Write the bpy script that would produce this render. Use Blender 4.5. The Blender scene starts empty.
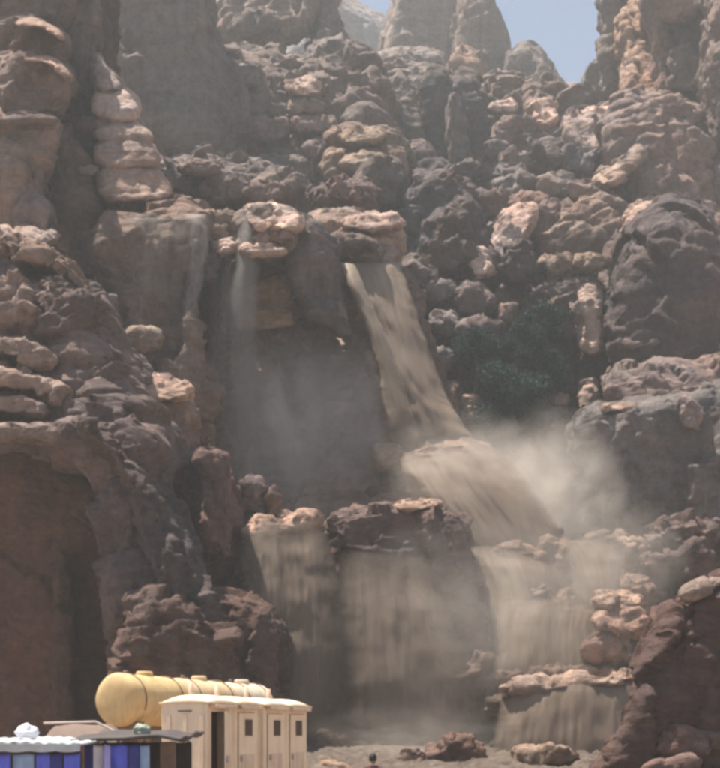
import bpy, bmesh, math, random
import numpy as np
from mathutils import Vector, Matrix

# ------------------------------------------------------------------ camera, sky, sun, exposure
S = bpy.context.scene
COL = S.collection
F, UC, VH, EYE = 1100.0, 360.0, 735.0, 1.6       # focal length (photo px), horizon row, eye height
cam_d = bpy.data.cameras.new('camera')
cam = bpy.data.objects.new('camera', cam_d); COL.objects.link(cam); S.camera = cam
cam_d.sensor_fit = 'HORIZONTAL'; cam_d.sensor_width = 36.0
cam_d.lens = 36.0 * F / 720.0
cam_d.shift_y = (VH - 384.0) / 720.0
cam_d.clip_end = 5000
cam.location = (0, 0, EYE); cam.rotation_euler = (math.pi / 2, 0, 0)

SUN_EL, SUN_AZ = math.radians(72), math.radians(-72)   # azimuth from +Y (away from camera), clockwise
w = bpy.data.worlds.new('World'); S.world = w; w.use_nodes = True
nt = w.node_tree; nt.nodes.clear()
wo = nt.nodes.new('ShaderNodeOutputWorld'); bg = nt.nodes.new('ShaderNodeBackground'); sk = nt.nodes.new('ShaderNodeTexSky')
sk.sky_type = 'NISHITA'; sk.sun_disc = False; sk.sun_elevation = SUN_EL; sk.sun_rotation = SUN_AZ
sk.air_density = 1.0; sk.dust_density = 0.7; sk.ozone_density = 0.2
bg.inputs['Strength'].default_value = 0.066
nt.links.new(sk.outputs[0], bg.inputs[0]); nt.links.new(bg.outputs[0], wo.inputs[0])
sun_d = bpy.data.lights.new('sun', 'SUN'); sun_d.energy = 5.0; sun_d.angle = math.radians(0.6); sun_d.color = (1.0, 0.93, 0.84)
sun = bpy.data.objects.new('sun', sun_d); COL.objects.link(sun)
sv = Vector((math.sin(SUN_AZ) * math.cos(SUN_EL), math.cos(SUN_AZ) * math.cos(SUN_EL), math.sin(SUN_EL)))
sun.rotation_euler = sv.to_track_quat('Z', 'Y').to_euler(); sun.location = sv * 300
vs = S.view_settings
vs.view_transform = 'Standard'; vs.look = 'None'; vs.exposure = 0.98; vs.gamma = 1.0; vs.use_curve_mapping = False
S.render.engine = 'CYCLES'
S.cycles.use_denoising = True
S.cycles.max_bounces = 6; S.cycles.diffuse_bounces = 3; S.cycles.volume_bounces = 2; S.cycles.transparent_max_bounces = 16
S.cycles.filter_width = 3.2
S.cycles.use_adaptive_sampling = True; S.cycles.adaptive_threshold = 0.03; S.cycles.volume_step_rate = 2.0; S.cycles.volume_max_steps = 256

random.seed(7); RNG = np.random.default_rng(11)

# ------------------------------------------------------------------ numpy noise
def _h(ix, iy, iz, seed=0):
    n = (ix.astype(np.int64) * 374761393 + iy.astype(np.int64) * 668265263 + iz.astype(np.int64) * 2147483647 + seed * 974711) & 0xffffffff
    n = ((n ^ (n >> 13)) * 1274126177) & 0xffffffff
    n = ((n ^ (n >> 16)) * 2246822519) & 0xffffffff
    return ((n ^ (n >> 15)) & 0xffffff).astype(np.float32) / np.float32(0xffffff)
def vnoise(x, y, z, seed=0):                      # value noise, -1..1
    ix, iy, iz = np.floor(x), np.floor(y), np.floor(z)
    fx, fy, fz = x - ix, y - iy, z - iz
    fx = fx * fx * (3 - 2 * fx); fy = fy * fy * (3 - 2 * fy); fz = fz * fz * (3 - 2 * fz)
    ix, iy, iz = ix.astype(np.int64), iy.astype(np.int64), iz.astype(np.int64)
    r = 0
    for dx in (0, 1):
        for dy in (0, 1):
            for dz in (0, 1):
                wgt = (fx if dx else 1 - fx) * (fy if dy else 1 - fy) * (fz if dz else 1 - fz)
                r = r + wgt * _h(ix + dx, iy + dy, iz + dz, seed)
    return r * 2 - 1
def fbm(x, y, z, oct=4, seed=0, gain=0.5):
    a, s, t = 1.0, 0, 0
    for o in range(oct):
        s = s + a * vnoise(x, y, z, seed + o * 17); t += a
        x, y, z, a = x * 2.03 + 3.1, y * 2.03 + 1.7, z * 2.03 + 5.3, a * gain
    return s / t
def worley(x, y, z, seed=0):                      # F1, F2
    ix, iy, iz = np.floor(x).astype(np.int64), np.floor(y).astype(np.int64), np.floor(z).astype(np.int64)
    f1 = np.full(x.shape, 9.0, np.float32); f2 = f1.copy()
    for dx in (-1, 0, 1):
        for dy in (-1, 0, 1):
            for dz in (-1, 0, 1):
                cx, cy, cz = ix + dx, iy + dy, iz + dz
                px = cx + _h(cx, cy, cz, seed + 1); py = cy + _h(cx, cy, cz, seed + 2); pz = cz + _h(cx, cy, cz, seed + 3)
                d = np.sqrt((px - x) ** 2 + (py - y) ** 2 + (pz - z) ** 2).astype(np.float32)
                m = d < f1
                f2 = np.where(m, f1, np.minimum(f2, d)); f1 = np.where(m, d, f1)
    return f1, f2

def facet(x, y, z, seed=0):                       # piecewise-planar broken faces: each cell has its own tilt and step
    ix, iy, iz = np.floor(x).astype(np.int64), np.floor(y).astype(np.int64), np.floor(z).astype(np.int64)
    f1 = np.full(x.shape, 9.0, np.float32); val = np.zeros(x.shape, np.float32)
    for dx in (-1, 0, 1):
        for dy in (-1, 0, 1):
            for dz in (-1, 0, 1):
                cx, cy, cz = ix + dx, iy + dy, iz + dz
                ex = x - cx - _h(cx, cy, cz, seed + 1); ey = y - cy - _h(cx, cy, cz, seed + 2); ez = z - cz - _h(cx, cy, cz, seed + 3)
                d = np.maximum(np.abs(ex), np.abs(ez)) * 0.6 + 0.4 * np.sqrt(ex * ex + ey * ey + ez * ez)
                v = (_h(cx, cy, cz, seed + 4) - 0.5) + (_h(cx, cy, cz, seed + 5) - .5) * ex * 1.6 + (_h(cx, cy, cz, seed + 6) - .5) * ey * 1.6 + (_h(cx, cy, cz, seed + 7) - .35) * ez * 1.6
                m = d < f1
                val = np.where(m, v, val); f1 = np.where(m, d, f1)
    return val

# ------------------------------------------------------------------ object helpers
def at(u, v, Y):                                   # photo pixel at distance Y -> world
    return Vector(((u - UC) / F * Y, Y, EYE + (VH - v) / F * Y))
def link(name, me, mat=None, parent=None):
    o = bpy.data.objects.new(name, me); COL.objects.link(o)
    if mat is not None and me is not None:
        me.materials.clear(); me.materials.append(mat)
    if parent is not None:
        o.parent = parent
    return o
def tag(o, label=None, cat=None, group=None, kind=None):
    if label: o['label'] = label
    if cat: o['category'] = cat
    if group: o['group'] = group
    if kind: o['kind'] = kind
    return o
def empty(name, loc=(0, 0, 0), rz=0):
    o = bpy.data.objects.new(name, None); COL.objects.link(o)
    o.location = loc; o.rotation_euler = (0, 0, rz); o.empty_display_size = 0.2
    return o
def pydata(name, V, Fc, smooth=True):
    me = bpy.data.meshes.new(name); me.from_pydata([tuple(p) for p in V], [], [tuple(f) for f in Fc]); me.update()
    if smooth: me.polygons.foreach_set('use_smooth', [True] * len(me.polygons))
    return me
def grid_mesh(name, P):                            # P: (nu, nv, 3)
    nu, nv = P.shape[:2]
    idx = np.arange(nu * nv).reshape(nu, nv)
    q = np.stack([idx[:-1, :-1], idx[1:, :-1], idx[1:, 1:], idx[:-1, 1:]], -1).reshape(-1, 4)
    me = bpy.data.meshes.new(name)
    me.vertices.add(nu * nv); me.vertices.foreach_set('co', P.reshape(-1).astype(np.float32))
    me.loops.add(q.size); me.loops.foreach_set('vertex_index', q.reshape(-1).astype(np.int32))
    me.polygons.add(len(q)); me.polygons.foreach_set('loop_start', np.arange(0, q.size, 4, dtype=np.int32))
    me.polygons.foreach_set('use_smooth', np.ones(len(q), bool))
    me.update(calc_edges=True); me.validate()
    return me

# ------------------------------------------------------------------ materials
def nodes(name):
    m = bpy.data.materials.new(name); m.use_nodes = True
    t = m.node_tree; t.nodes.clear()
    o = t.nodes.new('ShaderNodeOutputMaterial')
    return m, t, o
def N(t, typ, **kw):
    n = t.nodes.new(typ)
    for k, v in kw.items():
        if k in n.inputs: n.inputs[k].default_value = v
        else: setattr(n, k, v)
    return n
def mapped(t, src, sc):
    mp = t.nodes.new('ShaderNodeMapping'); mp.inputs['Scale'].default_value = sc
    t.links.new(src, mp.inputs['Vector']); return mp.outputs[0]
def noise(t, vec, scale, detail=4, rough=0.55, dist=0.0):
    n = t.nodes.new('ShaderNodeTexNoise'); n.inputs['Scale'].default_value = scale; n.inputs['Detail'].default_value = detail
    n.inputs['Roughness'].default_value = rough; n.inputs['Distortion'].default_value = dist
    t.links.new(vec, n.inputs['Vector']); return n.outputs[0]
def ramp(t, fac, stops):
    r = t.nodes.new('ShaderNodeValToRGB'); e = r.color_ramp.elements
    while len(e) < len(stops): e.new(0.5)
    for k, (p, c) in enumerate(stops):
        e[k].position = p; e[k].color = (c, c, c, 1) if isinstance(c, (int, float)) else tuple(c) + (1,)
    t.links.new(fac, r.inputs[0]); return r.outputs[0]
def mix(t, a, b, fac, mode='MIX'):
    m = t.nodes.new('ShaderNodeMix'); m.data_type = 'RGBA'; m.blend_type = mode
    for sock, v in ((m.inputs[0], fac), (m.inputs[6], a), (m.inputs[7], b)):
        if hasattr(v, 'node'): t.links.new(v, sock)
        elif isinstance(v, (int, float)): sock.default_value = v
        else: sock.default_value = tuple(v) + (1,)
    return m.outputs[2]
def bump(t, h, strength, dist):
    b = t.nodes.new('ShaderNodeBump'); b.inputs['Strength'].default_value = strength; b.inputs['Distance'].default_value = dist
    t.links.new(h, b.inputs['Height']); return b.outputs[0]

def sandstone(name, c1, c2, c3, rough=0.85, wet=0.0):
    m, t, o = nodes(name)
    g = t.nodes.new('ShaderNodeNewGeometry'); pos = g.outputs['Position']
    oi = t.nodes.new('ShaderNodeObjectInfo')
    big = ramp(t, noise(t, pos, 0.11, 3, 0.6, 0.6), [(0.36, 0.0), (0.64, 1.0)])
    c = mix(t, c1, c2, big)
    bands = ramp(t, noise(t, mapped(t, pos, (0.05, 0.05, 0.75)), 1.0, 4, 0.65, 0.8), [(0.42, 0.0), (0.66, 1.0)])
    bf = t.nodes.new('ShaderNodeMath'); bf.operation = 'MULTIPLY'; bf.inputs[1].default_value = 0.55
    t.links.new(bands, bf.inputs[0])
    c = mix(t, c, c3, bf.outputs[0])
    streak = ramp(t, noise(t, mapped(t, pos, (0.7, 0.7, 0.05)), 1.0, 4, 0.6, 0.3), [(0.35, 0.62), (0.6, 1.0)])
    c = mix(t, c, streak, 0.8, 'MULTIPLY')
    fine = ramp(t, noise(t, pos, 2.3, 5, 0.65), [(0.25, 0.66), (0.75, 1.22)])
    c = mix(t, c, fine, 1.0, 'MULTIPLY')
    c = mix(t, c, oi.outputs['Color'], 1.0, 'MULTIPLY')
    b = N(t, 'ShaderNodeBsdfPrincipled', Roughness=rough)
    b.inputs['Specular IOR Level'].default_value = 0.25 + wet
    t.links.new(c, b.inputs['Base Color'])
    hgt = noise(t, mapped(t, pos, (1, 1, 2.6)), 1.5, 8, 0.68, 0.6)
    wv = t.nodes.new('ShaderNodeVectorMath'); wv.operation = 'MULTIPLY_ADD'; wv.inputs[1].default_value = (.9, .9, .9)
    nn = t.nodes.new('ShaderNodeTexNoise'); nn.inputs['Scale'].default_value = .9; nn.inputs['Detail'].default_value = 4; t.links.new(pos, nn.inputs['Vector'])
    t.links.new(nn.outputs['Color'], wv.inputs[0]); t.links.new(pos, wv.inputs[2])
    vo = t.nodes.new('ShaderNodeTexVoronoi'); vo.feature = 'DISTANCE_TO_EDGE'; vo.inputs['Scale'].default_value = .55
    t.links.new(mapped(t, wv.outputs[0], (1, 1, .45)), vo.inputs['Vector'])
    crk = ramp(t, vo.outputs['Distance'], [(0.0, 0.0), (0.03, 1.0)])
    crack = mix(t, (1, 1, 1), crk, ramp(t, noise(t, pos, .17, 3, .6), [(.52, 0.0), (.68, 1.0)]))
    b1 = t.nodes.new('ShaderNodeBump'); b1.inputs['Strength'].default_value = .75; b1.inputs['Distance'].default_value = .4; t.links.new(hgt, b1.inputs['Height'])
    b2 = t.nodes.new('ShaderNodeBump'); b2.inputs['Strength'].default_value = .4; b2.inputs['Distance'].default_value = .2; t.links.new(crack, b2.inputs['Height']); t.links.new(b1.outputs[0], b2.inputs['Normal'])
    v3 = mapped(t, wv.outputs[0], (.8, .8, 1.25))                     # chipped planes: each cell of the surface has its own tilt
    vc = t.nodes.new('ShaderNodeTexVoronoi'); vc.feature = 'F1'; vc.inputs['Scale'].default_value = 1.0; t.links.new(v3, vc.inputs['Vector'])
    df = t.nodes.new('ShaderNodeVectorMath'); df.operation = 'SUBTRACT'; t.links.new(v3, df.inputs[0]); t.links.new(vc.outputs['Position'], df.inputs[1])
    tl = t.nodes.new('ShaderNodeVectorMath'); tl.operation = 'SUBTRACT'; tl.inputs[1].default_value = (.5, .5, .5); t.links.new(vc.outputs['Color'], tl.inputs[0])
    dt = t.nodes.new('ShaderNodeVectorMath'); dt.operation = 'DOT_PRODUCT'; t.links.new(df.outputs[0], dt.inputs[0]); t.links.new(tl.outputs[0], dt.inputs[1])
    b3 = t.nodes.new('ShaderNodeBump'); b3.inputs['Strength'].default_value = .8; b3.inputs['Distance'].default_value = 1.1; t.links.new(dt.outputs['Value'], b3.inputs['Height']); t.links.new(b2.outputs[0], b3.inputs['Normal'])
    t.links.new(b3.outputs[0], b.inputs['Normal'])
    t.links.new(b.outputs[0], o.inputs[0])
    return m
ROCK = sandstone('sandstone', (0.305, 0.205, 0.165), (0.225, 0.192, 0.180), (0.40, 0.30, 0.24))
TAN_SUNLIT = sandstone('tan_sunlit_patch', (0.62, 0.47, 0.34), (0.58, 0.43, 0.31), (0.62, 0.48, 0.36))  # tan: sunlit patch in the hollow painted as a paler rock colour
ROCK_DARK = sandstone('shaded_sandstone', (0.125, 0.078, 0.060), (0.105, 0.080, 0.072), (0.16, 0.11, 0.085))  # dark: brown cave rock with the overhang's shade put into its colour

def plain(name, col, rough=0.6, var=0.12, scale=3.0, metal=0.0, bmp=0.0):
    m, t, o = nodes(name)
    tc = t.nodes.new('ShaderNodeTexCoord')
    f = ramp(t, noise(t, tc.outputs['Object'], scale, 5, 0.6), [(0.3, 1 - var), (0.7, 1 + var)])
    b = N(t, 'ShaderNodeBsdfPrincipled', Roughness=rough, Metallic=metal)
    t.links.new(mix(t, col, f, 1.0, 'MULTIPLY'), b.inputs['Base Color'])
    if bmp:
        t.links.new(bump(t, noise(t, tc.outputs['Object'], scale * 6, 4), bmp, 0.02), b.inputs['Normal'])
    t.links.new(b.outputs[0], o.inputs[0]); return m

def grimy(name, col, rough, dirt=(.20, .14, .10)):
    m, t, o = nodes(name)
    g = t.nodes.new('ShaderNodeNewGeometry'); pos = g.outputs['Position']
    st_ = ramp(t, noise(t, mapped(t, pos, (5, 5, .5)), 1.0, 5, .65, .4), [(.45, 0.0), (.8, .5)])
    bl = ramp(t, noise(t, pos, 1.3, 6, .7, .6), [(.45, 0.0), (.75, .45)])
    c = mix(t, mix(t, col, dirt, st_), dirt, bl)
    b = N(t, 'ShaderNodeBsdfPrincipled', Roughness=rough); b.inputs['Specular IOR Level'].default_value = .3; t.links.new(c, b.inputs['Base Color'])
    t.links.new(bump(t, noise(t, pos, 3.0, 4, .6), .25, .04), b.inputs['Normal'])
    t.links.new(b.outputs[0], o.inputs[0]); return m
def water_mat(name, c1, c2, lo, hi, a0, a1, sx=1.6):
    """falling muddy water: streaky, partly see-through"""
    m, t, o = nodes(name)
    g = t.nodes.new('ShaderNodeNewGeometry'); pos = g.outputs['Position']
    st = noise(t, mapped(t, pos, (sx, sx, 0.09)), 1.0, 4, 0.5, 1.2)
    cl = noise(t, mapped(t, pos, (0.35, 0.35, 0.18)), 1.0, 3, 0.6, 0.8)
    c = mix(t, c1, c2, ramp(t, st, [(0.35, 0.0), (0.7, 1.0)]))
    b = N(t, 'ShaderNodeBsdfPrincipled', Roughness=0.65); t.links.new(c, b.inputs['Base Color'])
    b.inputs['Specular IOR Level'].default_value = 0.2
    t.links.new(bump(t, st, 0.16, 0.3), b.inputs['Normal'])
    ad = t.nodes.new('ShaderNodeMath'); ad.operation = 'ADD'; t.links.new(st, ad.inputs[0]); t.links.new(cl, ad.inputs[1])
    hf = t.nodes.new('ShaderNodeMath'); hf.operation = 'MULTIPLY'; hf.inputs[1].default_value = 0.5; t.links.new(ad.outputs[0], hf.inputs[0])
    al = ramp(t, hf.outputs[0], [(lo, a0), (hi, a1)])
    at_ = t.nodes.new('ShaderNodeAttribute'); at_.attribute_name = 'edge'     # fraying towards the sheet's rim
    mu = t.nodes.new('ShaderNodeMath'); mu.operation = 'MULTIPLY'; t.links.new(al, mu.inputs[0]); t.links.new(at_.outputs['Fac'], mu.inputs[1])
    tr = t.nodes.new('ShaderNodeBsdfTransparent'); ms = t.nodes.new('ShaderNodeMixShader')
    t.links.new(mu.outputs[0], ms.inputs[0]); t.links.new(tr.outputs[0], ms.inputs[1]); t.links.new(b.outputs[0], ms.inputs[2])
    t.links.new(ms.outputs[0], o.inputs[0]); return m
MUD_FALL = water_mat('muddy_falling_water', (0.215, 0.155, 0.11), (0.26, 0.195, 0.145), 0.24, 0.46, 0.85, 0.98, .5)
VEIL = water_mat('thin_veil_water', (0.22, 0.19, 0.175), (0.29, 0.26, 0.24), 0.30, 0.66, 0.14, 0.42, 0.45)
MUD_PALE = water_mat('pale_muddy_water', (0.27, 0.205, 0.15), (0.35, 0.275, 0.205), 0.30, 0.56, 0.5, 0.85, .45)
MUD_DARK = water_mat('dark_muddy_film', (0.15, 0.11, 0.085), (0.19, 0.145, 0.115), 0.36, 0.60, 0.08, 0.42, .6)
MUD_THIN = water_mat('thin_muddy_water', (0.19, 0.138, 0.10), (0.225, 0.17, 0.128), 0.28, 0.56, 0.45, 0.88, .4)

# ------------------------------------------------------------------ rock builder
_tmp = bpy.data.objects.new('temp', bpy.data.meshes.new('temp')); COL.objects.link(_tmp)
_rm = _tmp.modifiers.new('r', 'REMESH'); _rm.mode = 'VOXEL'; _rm.adaptivity = 0
def remesh(V, Fc, vox):
    me = bpy.data.meshes.new('t'); me.from_pydata(V, [], Fc); me.update()
    _tmp.data = me; _rm.voxel_size = vox
    bpy.context.view_layer.update()
    dg = bpy.context.evaluated_depsgraph_get()
    out = bpy.data.meshes.new_from_object(_tmp.evaluated_get(dg))
    bpy.data.meshes.remove(me) if _tmp.data != me else None
    return out
def chaikin(P, n=2):
    P = np.array(P, float)
    for _ in range(n):
        Q = np.roll(P, -1, 0)
        P = np.stack([0.75 * P + 0.25 * Q, 0.25 * P + 0.75 * Q], 1).reshape(-1, 2)
    return P
def displace(me, st=0.35, lay=1.6, nz=0.5, fq=0.25, wr=0.0, wf=0.35, fl=0.0, ck=0.0, seed=0, warp=0.9, fa=0.32, ff=0.25, wp=0.0, fb=0.10, lim=4.0, fz=0.6):
    n = len(me.vertices)
    co = np.empty(n * 3, np.float32); me.vertices.foreach_get('co', co); co = co.reshape(-1, 3)
    no = np.empty(n * 3, np.float32); me.vertex_normals.foreach_get('vector', no); no = no.reshape(-1, 3)
    x, y, z = co[:, 0], co[:, 1], co[:, 2]
    d = nz * 0.75 * fbm(x * fq, y * fq, z * fq, 5, seed, 0.55)
    if wp:                                         # sideways warp breaks clean outlines
        k = 0.6 * fq
        wx, wz = fbm(x * k, y * k, z * k, 4, seed + 80, .6), fbm(x * k, y * k, z * k, 4, seed + 81, .6)
    if fa:
        q = 0.25 * fbm(x * ff * 1.3, y * ff * 1.3, z * ff * 1.3, 3, seed + 20, .6)
        d = d + fa / ff * facet(x * ff + q, y * ff, z * ff * fz + q, seed + 21)
    if fb:
        f3 = ff * 3.1
        q = 0.25 * fbm(x * f3, y * f3, z * f3, 2, seed + 22)
        d = d + fb / ff * 0.8 * facet(x * f3 + q, y * f3, z * f3 * 1.7 + q, seed + 23)
    if st:
        zz = z / lay + warp * fbm(x * 0.09, y * 0.09, z * 0.12, 3, seed + 5) + 0.25 * vnoise(x * 0.5, y * 0.5, z * 0.3, seed + 9)
        zz = zz + 0.35 * vnoise(zz * 0 + 3.3, zz * 0 + 1.1, zz * 0.7, 4)
        i = np.floor(zz); f = zz - i
        r = _h(i.astype(np.int64), i.astype(np.int64) * 0 + 3, i.astype(np.int64) * 0, 8) * 2 - 1
        notch = np.exp(-((f - .06) / .09) ** 2); tilt = (0.5 - f) * 0.5
        hz = np.clip(1.15 - np.abs(no[:, 2]), 0.1, 1)
        pat = 0.55 + 0.45 * vnoise(x * 0.12, y * 0.12, z * 0.12, seed + 31)
        d = d + st * (0.95 * r - 0.7 * notch + tilt) * hz * pat
    if wr:
        f1, f2 = worley(x * wf, y * wf * 0.8, z * wf * 1.35 + 0.2 * fbm(x * .3, y * .3, z * .3, 2, seed + 3), seed + 40)
        g = np.clip((f2 - f1) / 0.28, 0, 1)
        d = d + wr * (np.sqrt(g) - 0.75) + wr * 0.35 * (0.5 - f1)
    if fl:
        d = d + fl * fbm(x * 0.55, y * 0.55, z * 0.05, 3, seed + 60)
    if ck:
        c = vnoise(x * 0.42 + 0.15 * z, y * 0.42, z * 0.07, seed + 70)
        d = d - ck * np.exp(-(c / 0.07) ** 2)
    dr = no * np.array([1, 1, .4], np.float32); dr = dr / np.maximum(np.linalg.norm(dr, axis=1), .35)[:, None]
    d = np.clip(d, -lim, lim)
    co = co + dr * d[:, None]
    if wp:
        co[:, 0] += wp * wx; co[:, 2] += wp * wz * 0.6
    ed = np.empty(len(me.edges) * 2, np.int32); me.edges.foreach_get('vertices', ed); ed = ed.reshape(-1, 2)   # weathering: soften spikes
    a_, b_ = np.concatenate([ed[:, 0], ed[:, 1]]), np.concatenate([ed[:, 1], ed[:, 0]])
    cnt = np.maximum(np.bincount(a_, minlength=n), 1)[:, None]
    for _ in range(1):
        mean = np.stack([np.bincount(a_, co[b_, k], n) for k in range(3)], 1) / cnt
        co = co * .8 + mean * .2
    me.vertices.foreach_set('co', co.reshape(-1).astype(np.float32)); me.update()
TRI = [0]
def rock(name, poly, Y, T=3.0, B=None, p=4.2, lean=0.0, vox=2.9, tint=(1, 1, 1), mat=None, parent=None, cen=None, sm=1, seed=None, **dk):
    """solid rock: photo outline `poly` taken at distance Y, bulging T metres towards the viewer and B metres back"""
    if sum(tint) > 3.7 and lean == 0: lean = .75       # pale ledges slope back and catch the sun
    P = chaikin(poly, sm)
    if len(P) > 72: P = P[np.linspace(0, len(P) - 1, 72).astype(int)]
    B = T * 1.4 if B is None else B
    thin = min(np.ptp(P[:, 0]), np.ptp(P[:, 1])) / F * Y
    if T > .7 * thin:                               # thin slabs get blunt fronts instead of rolls
        Y = Y - (T - .7 * thin) * .8; B = B + (T - .7 * thin) * .8; T = .7 * thin; p = max(p, 6)
    c = P.mean(0) if cen is None else np.array(cen, float)
    vmid = P[:, 1].mean()
    V, Fc = [], []
    lv = [(-1, a) for a in np.linspace(0.12, 1, 8)] + [(1, a) for a in np.linspace(0.85, 0.15, 5)]
    n = len(P)
    def dep(s, sg, v):
        h = (1 - s ** p) ** (1 / p)
        return Y + (-T * h if sg < 0 else B * h) + lean * (vmid - v) / F * Y
    V.append(None)
    for sg, a in lv:
        s = math.sin(a * math.pi / 2) ** (2 / p)
        s = min(s, 1.0)
        for q in P:
            u, v = c + (q - c) * s
            V.append(tuple(at(u, v, max(dep(s, sg, v), 4))))
    V[0] = tuple(at(c[0], c[1], dep(0, -1, c[1])))
    L = len(lv)
    for j in range(n): Fc.append((0, 1 + (j + 1) % n, 1 + j))
    for k in range(L - 1):
        for j in range(n):
            a, b = 1 + k * n + j, 1 + k * n + (j + 1) % n
            Fc.append((a, b, b + n, a + n))
    V.append(tuple(at(c[0], c[1], dep(0, 1, c[1])))); e = len(V) - 1
    for j in range(n): Fc.append((e, 1 + (L - 1) * n + j, 1 + (L - 1) * n + (j + 1) % n))
    me = remesh(V, Fc, vox * Y / F)
    dk.setdefault('seed', 3 if seed is None else seed)
    ext = max(np.ptp(P[:, 0]), np.ptp(P[:, 1])) / F * Y; mn = min(np.ptp(P[:, 0]), np.ptp(P[:, 1])) / F * Y
    dk.setdefault('wp', 0.10 * mn); dk.setdefault('lim', .3 * mn); dk.setdefault('ff', float(np.clip(2.2 / mn, 0.22, 0.9)))
    displace(me, **dk)
    me.polygons.foreach_set('use_smooth', [True] * len(me.polygons))
    me.name = name
    o = link(name, me, mat or ROCK, parent)
    o.color = tuple(tint) + (1,)
    TRI[0] += 2 * len(me.polygons)
    return o
def lump(name, u, v, wpx, hpx, Y, parent=None, tint=(1, 1, 1), T=None, seed=0, mat=None, vox=2.9, top=0.0, **dk):
    """single boulder about wpx x hpx in the photo"""
    r = random.Random(seed * 7 + int(u) * 3 + int(v))
    n = r.choice((6, 7, 8)); P = []; ph = r.uniform(0, 1)
    for k in range(n):
        a = 2 * math.pi * (k + ph + r.uniform(-.28, .28)) / n
        rr = 1.08 + r.uniform(-0.2, 0.14)
        ca, sa = math.cos(a), math.sin(a)
        ca = math.copysign(abs(ca) ** 0.7, ca); sa = math.copysign(abs(sa) ** 0.7, sa)
        P.append((u + ca * wpx / 2 * rr * 1.06, v - sa * hpx / 2 * rr * 1.06))
    T = T or 0.5 * wpx / F * Y
    sz = min(wpx, hpx) / F * Y
    d = dict(nz=0.10 * sz, fq=1.1 / max(sz, .4), st=0.06 * sz, lay=0.4 * sz + .2, wr=0.0, ff=float(np.clip(1.5 / sz, .25, 1.4)), fa=.38, fb=.18, wp=.14 * sz, fz=1.1); d.update(dk)
    return rock(name, P, Y, T=T, B=T, tint=tint, parent=parent, seed=seed, mat=mat, vox=vox, p=5.5, sm=dk.get('sm', 1) if False else 1, **d)

GREY = (0.86, 0.92, 0.98); MAUVE = (0.9, 0.86, 0.9); PINK = (1.12, 0.98, 0.95); TAN = (1.2, 1.1, 0.95); PALE = (2.5, 2.25, 2.1)  # PALE brightens sunlit tops and faces through the rock colour
DK = (0.5, 0.47, 0.48); RED = (1.0, 0.78, 0.7); ONE = (1, 1, 1)

# ------------------------------------------------------------------ ground and hillside
def ground_z(x, y):
    s = 1 / (1 + np.exp(-(x + 2.0 + (y - 24) * 0.25) / 1.1)); t = 1 / (1 + np.exp(-(y - 18) / 2.0))
    near = -0.75 * s * t - 0.62 * np.exp(-((y - 15.5) / 4.0) ** 4)
    near = near - 1.5 * np.clip((y - 33) / 6, 0, 1)
    return near + 0.05 * fbm(x * .4, y * .4, x * 0, 3, 2)
def build_ground():
    xs = np.concatenate([np.linspace(-900, -60, 14), np.linspace(-50, 50, 160), np.linspace(60, 900, 14)])
    ys = np.concatenate([np.linspace(-60, 2, 20), np.linspace(3, 60, 120), np.linspace(70, 1400, 20)])
    X, Yy = np.meshgrid(xs, ys, indexing='ij')
    Z = ground_z(X.ravel(), Yy.ravel()).reshape(X.shape)
    m, t, o = nodes('sandy_ground')
    g = t.nodes.new('ShaderNodeNewGeometry')
    c = mix(t, (0.30, 0.22, 0.165), (0.21, 0.155, 0.12), ramp(t, noise(t, g.outputs['Position'], 0.5, 6, 0.65), [(0.35, 0), (0.65, 1)]))
    b = N(t, 'ShaderNodeBsdfPrincipled', Roughness=0.9); t.links.new(c, b.inputs['Base Color'])
    t.links.new(bump(t, noise(t, g.outputs['Position'], 6, 6), 0.5, 0.05), b.inputs['Normal']); t.links.new(b.outputs[0], o.inputs[0])
    tag(link('ground', grid_mesh('ground', np.stack([X, Yy, Z], -1)), m), 'bare sandy ground at the foot of the cliffs', kind='structure')
build_ground()
def build_hillside():
    prof = [(800, 50.0), (690, 53), (560, 66), (470, 69), (300, 80), (262, 84), (225, 96), (190, 108), (130, 130), (108, 155), (104, 185), (120, 240), (160, 330)]
    pv = np.array([a for a, _ in prof], float); pY = np.array([b for _, b in prof])
    s = np.concatenate([[0], np.cumsum(np.hypot(np.diff(pv) * 0.075, np.diff(pY) * .6))])
    ss = np.linspace(0, s[-1], 360)
    v, Yd = np.interp(ss, s, pv), np.interp(ss, s, pY)
    z = EYE + (VH - v) / F * Yd
    xs = np.linspace(-1, 1, 300)
    X = xs[:, None] * (0.50 * Yd)[None, :]
    P = np.stack([X, np.broadcast_to(Yd, X.shape), np.broadcast_to(z, X.shape)], -1).copy()
    me = grid_mesh('hillside', P)
    displace(me, st=0.9, lay=2.6, nz=2.2, fq=0.10, wr=1.6, wf=0.2, seed=5)
    o = link('hillside', me, ROCK); o.color = (0.8, 0.8, 0.82, 1)
    tag(o, 'broken sandstone hillside behind the crags and falls', kind='structure')
build_hillside()

def formation(name, label):
    return tag(empty(name), label, kind='structure')

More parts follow.
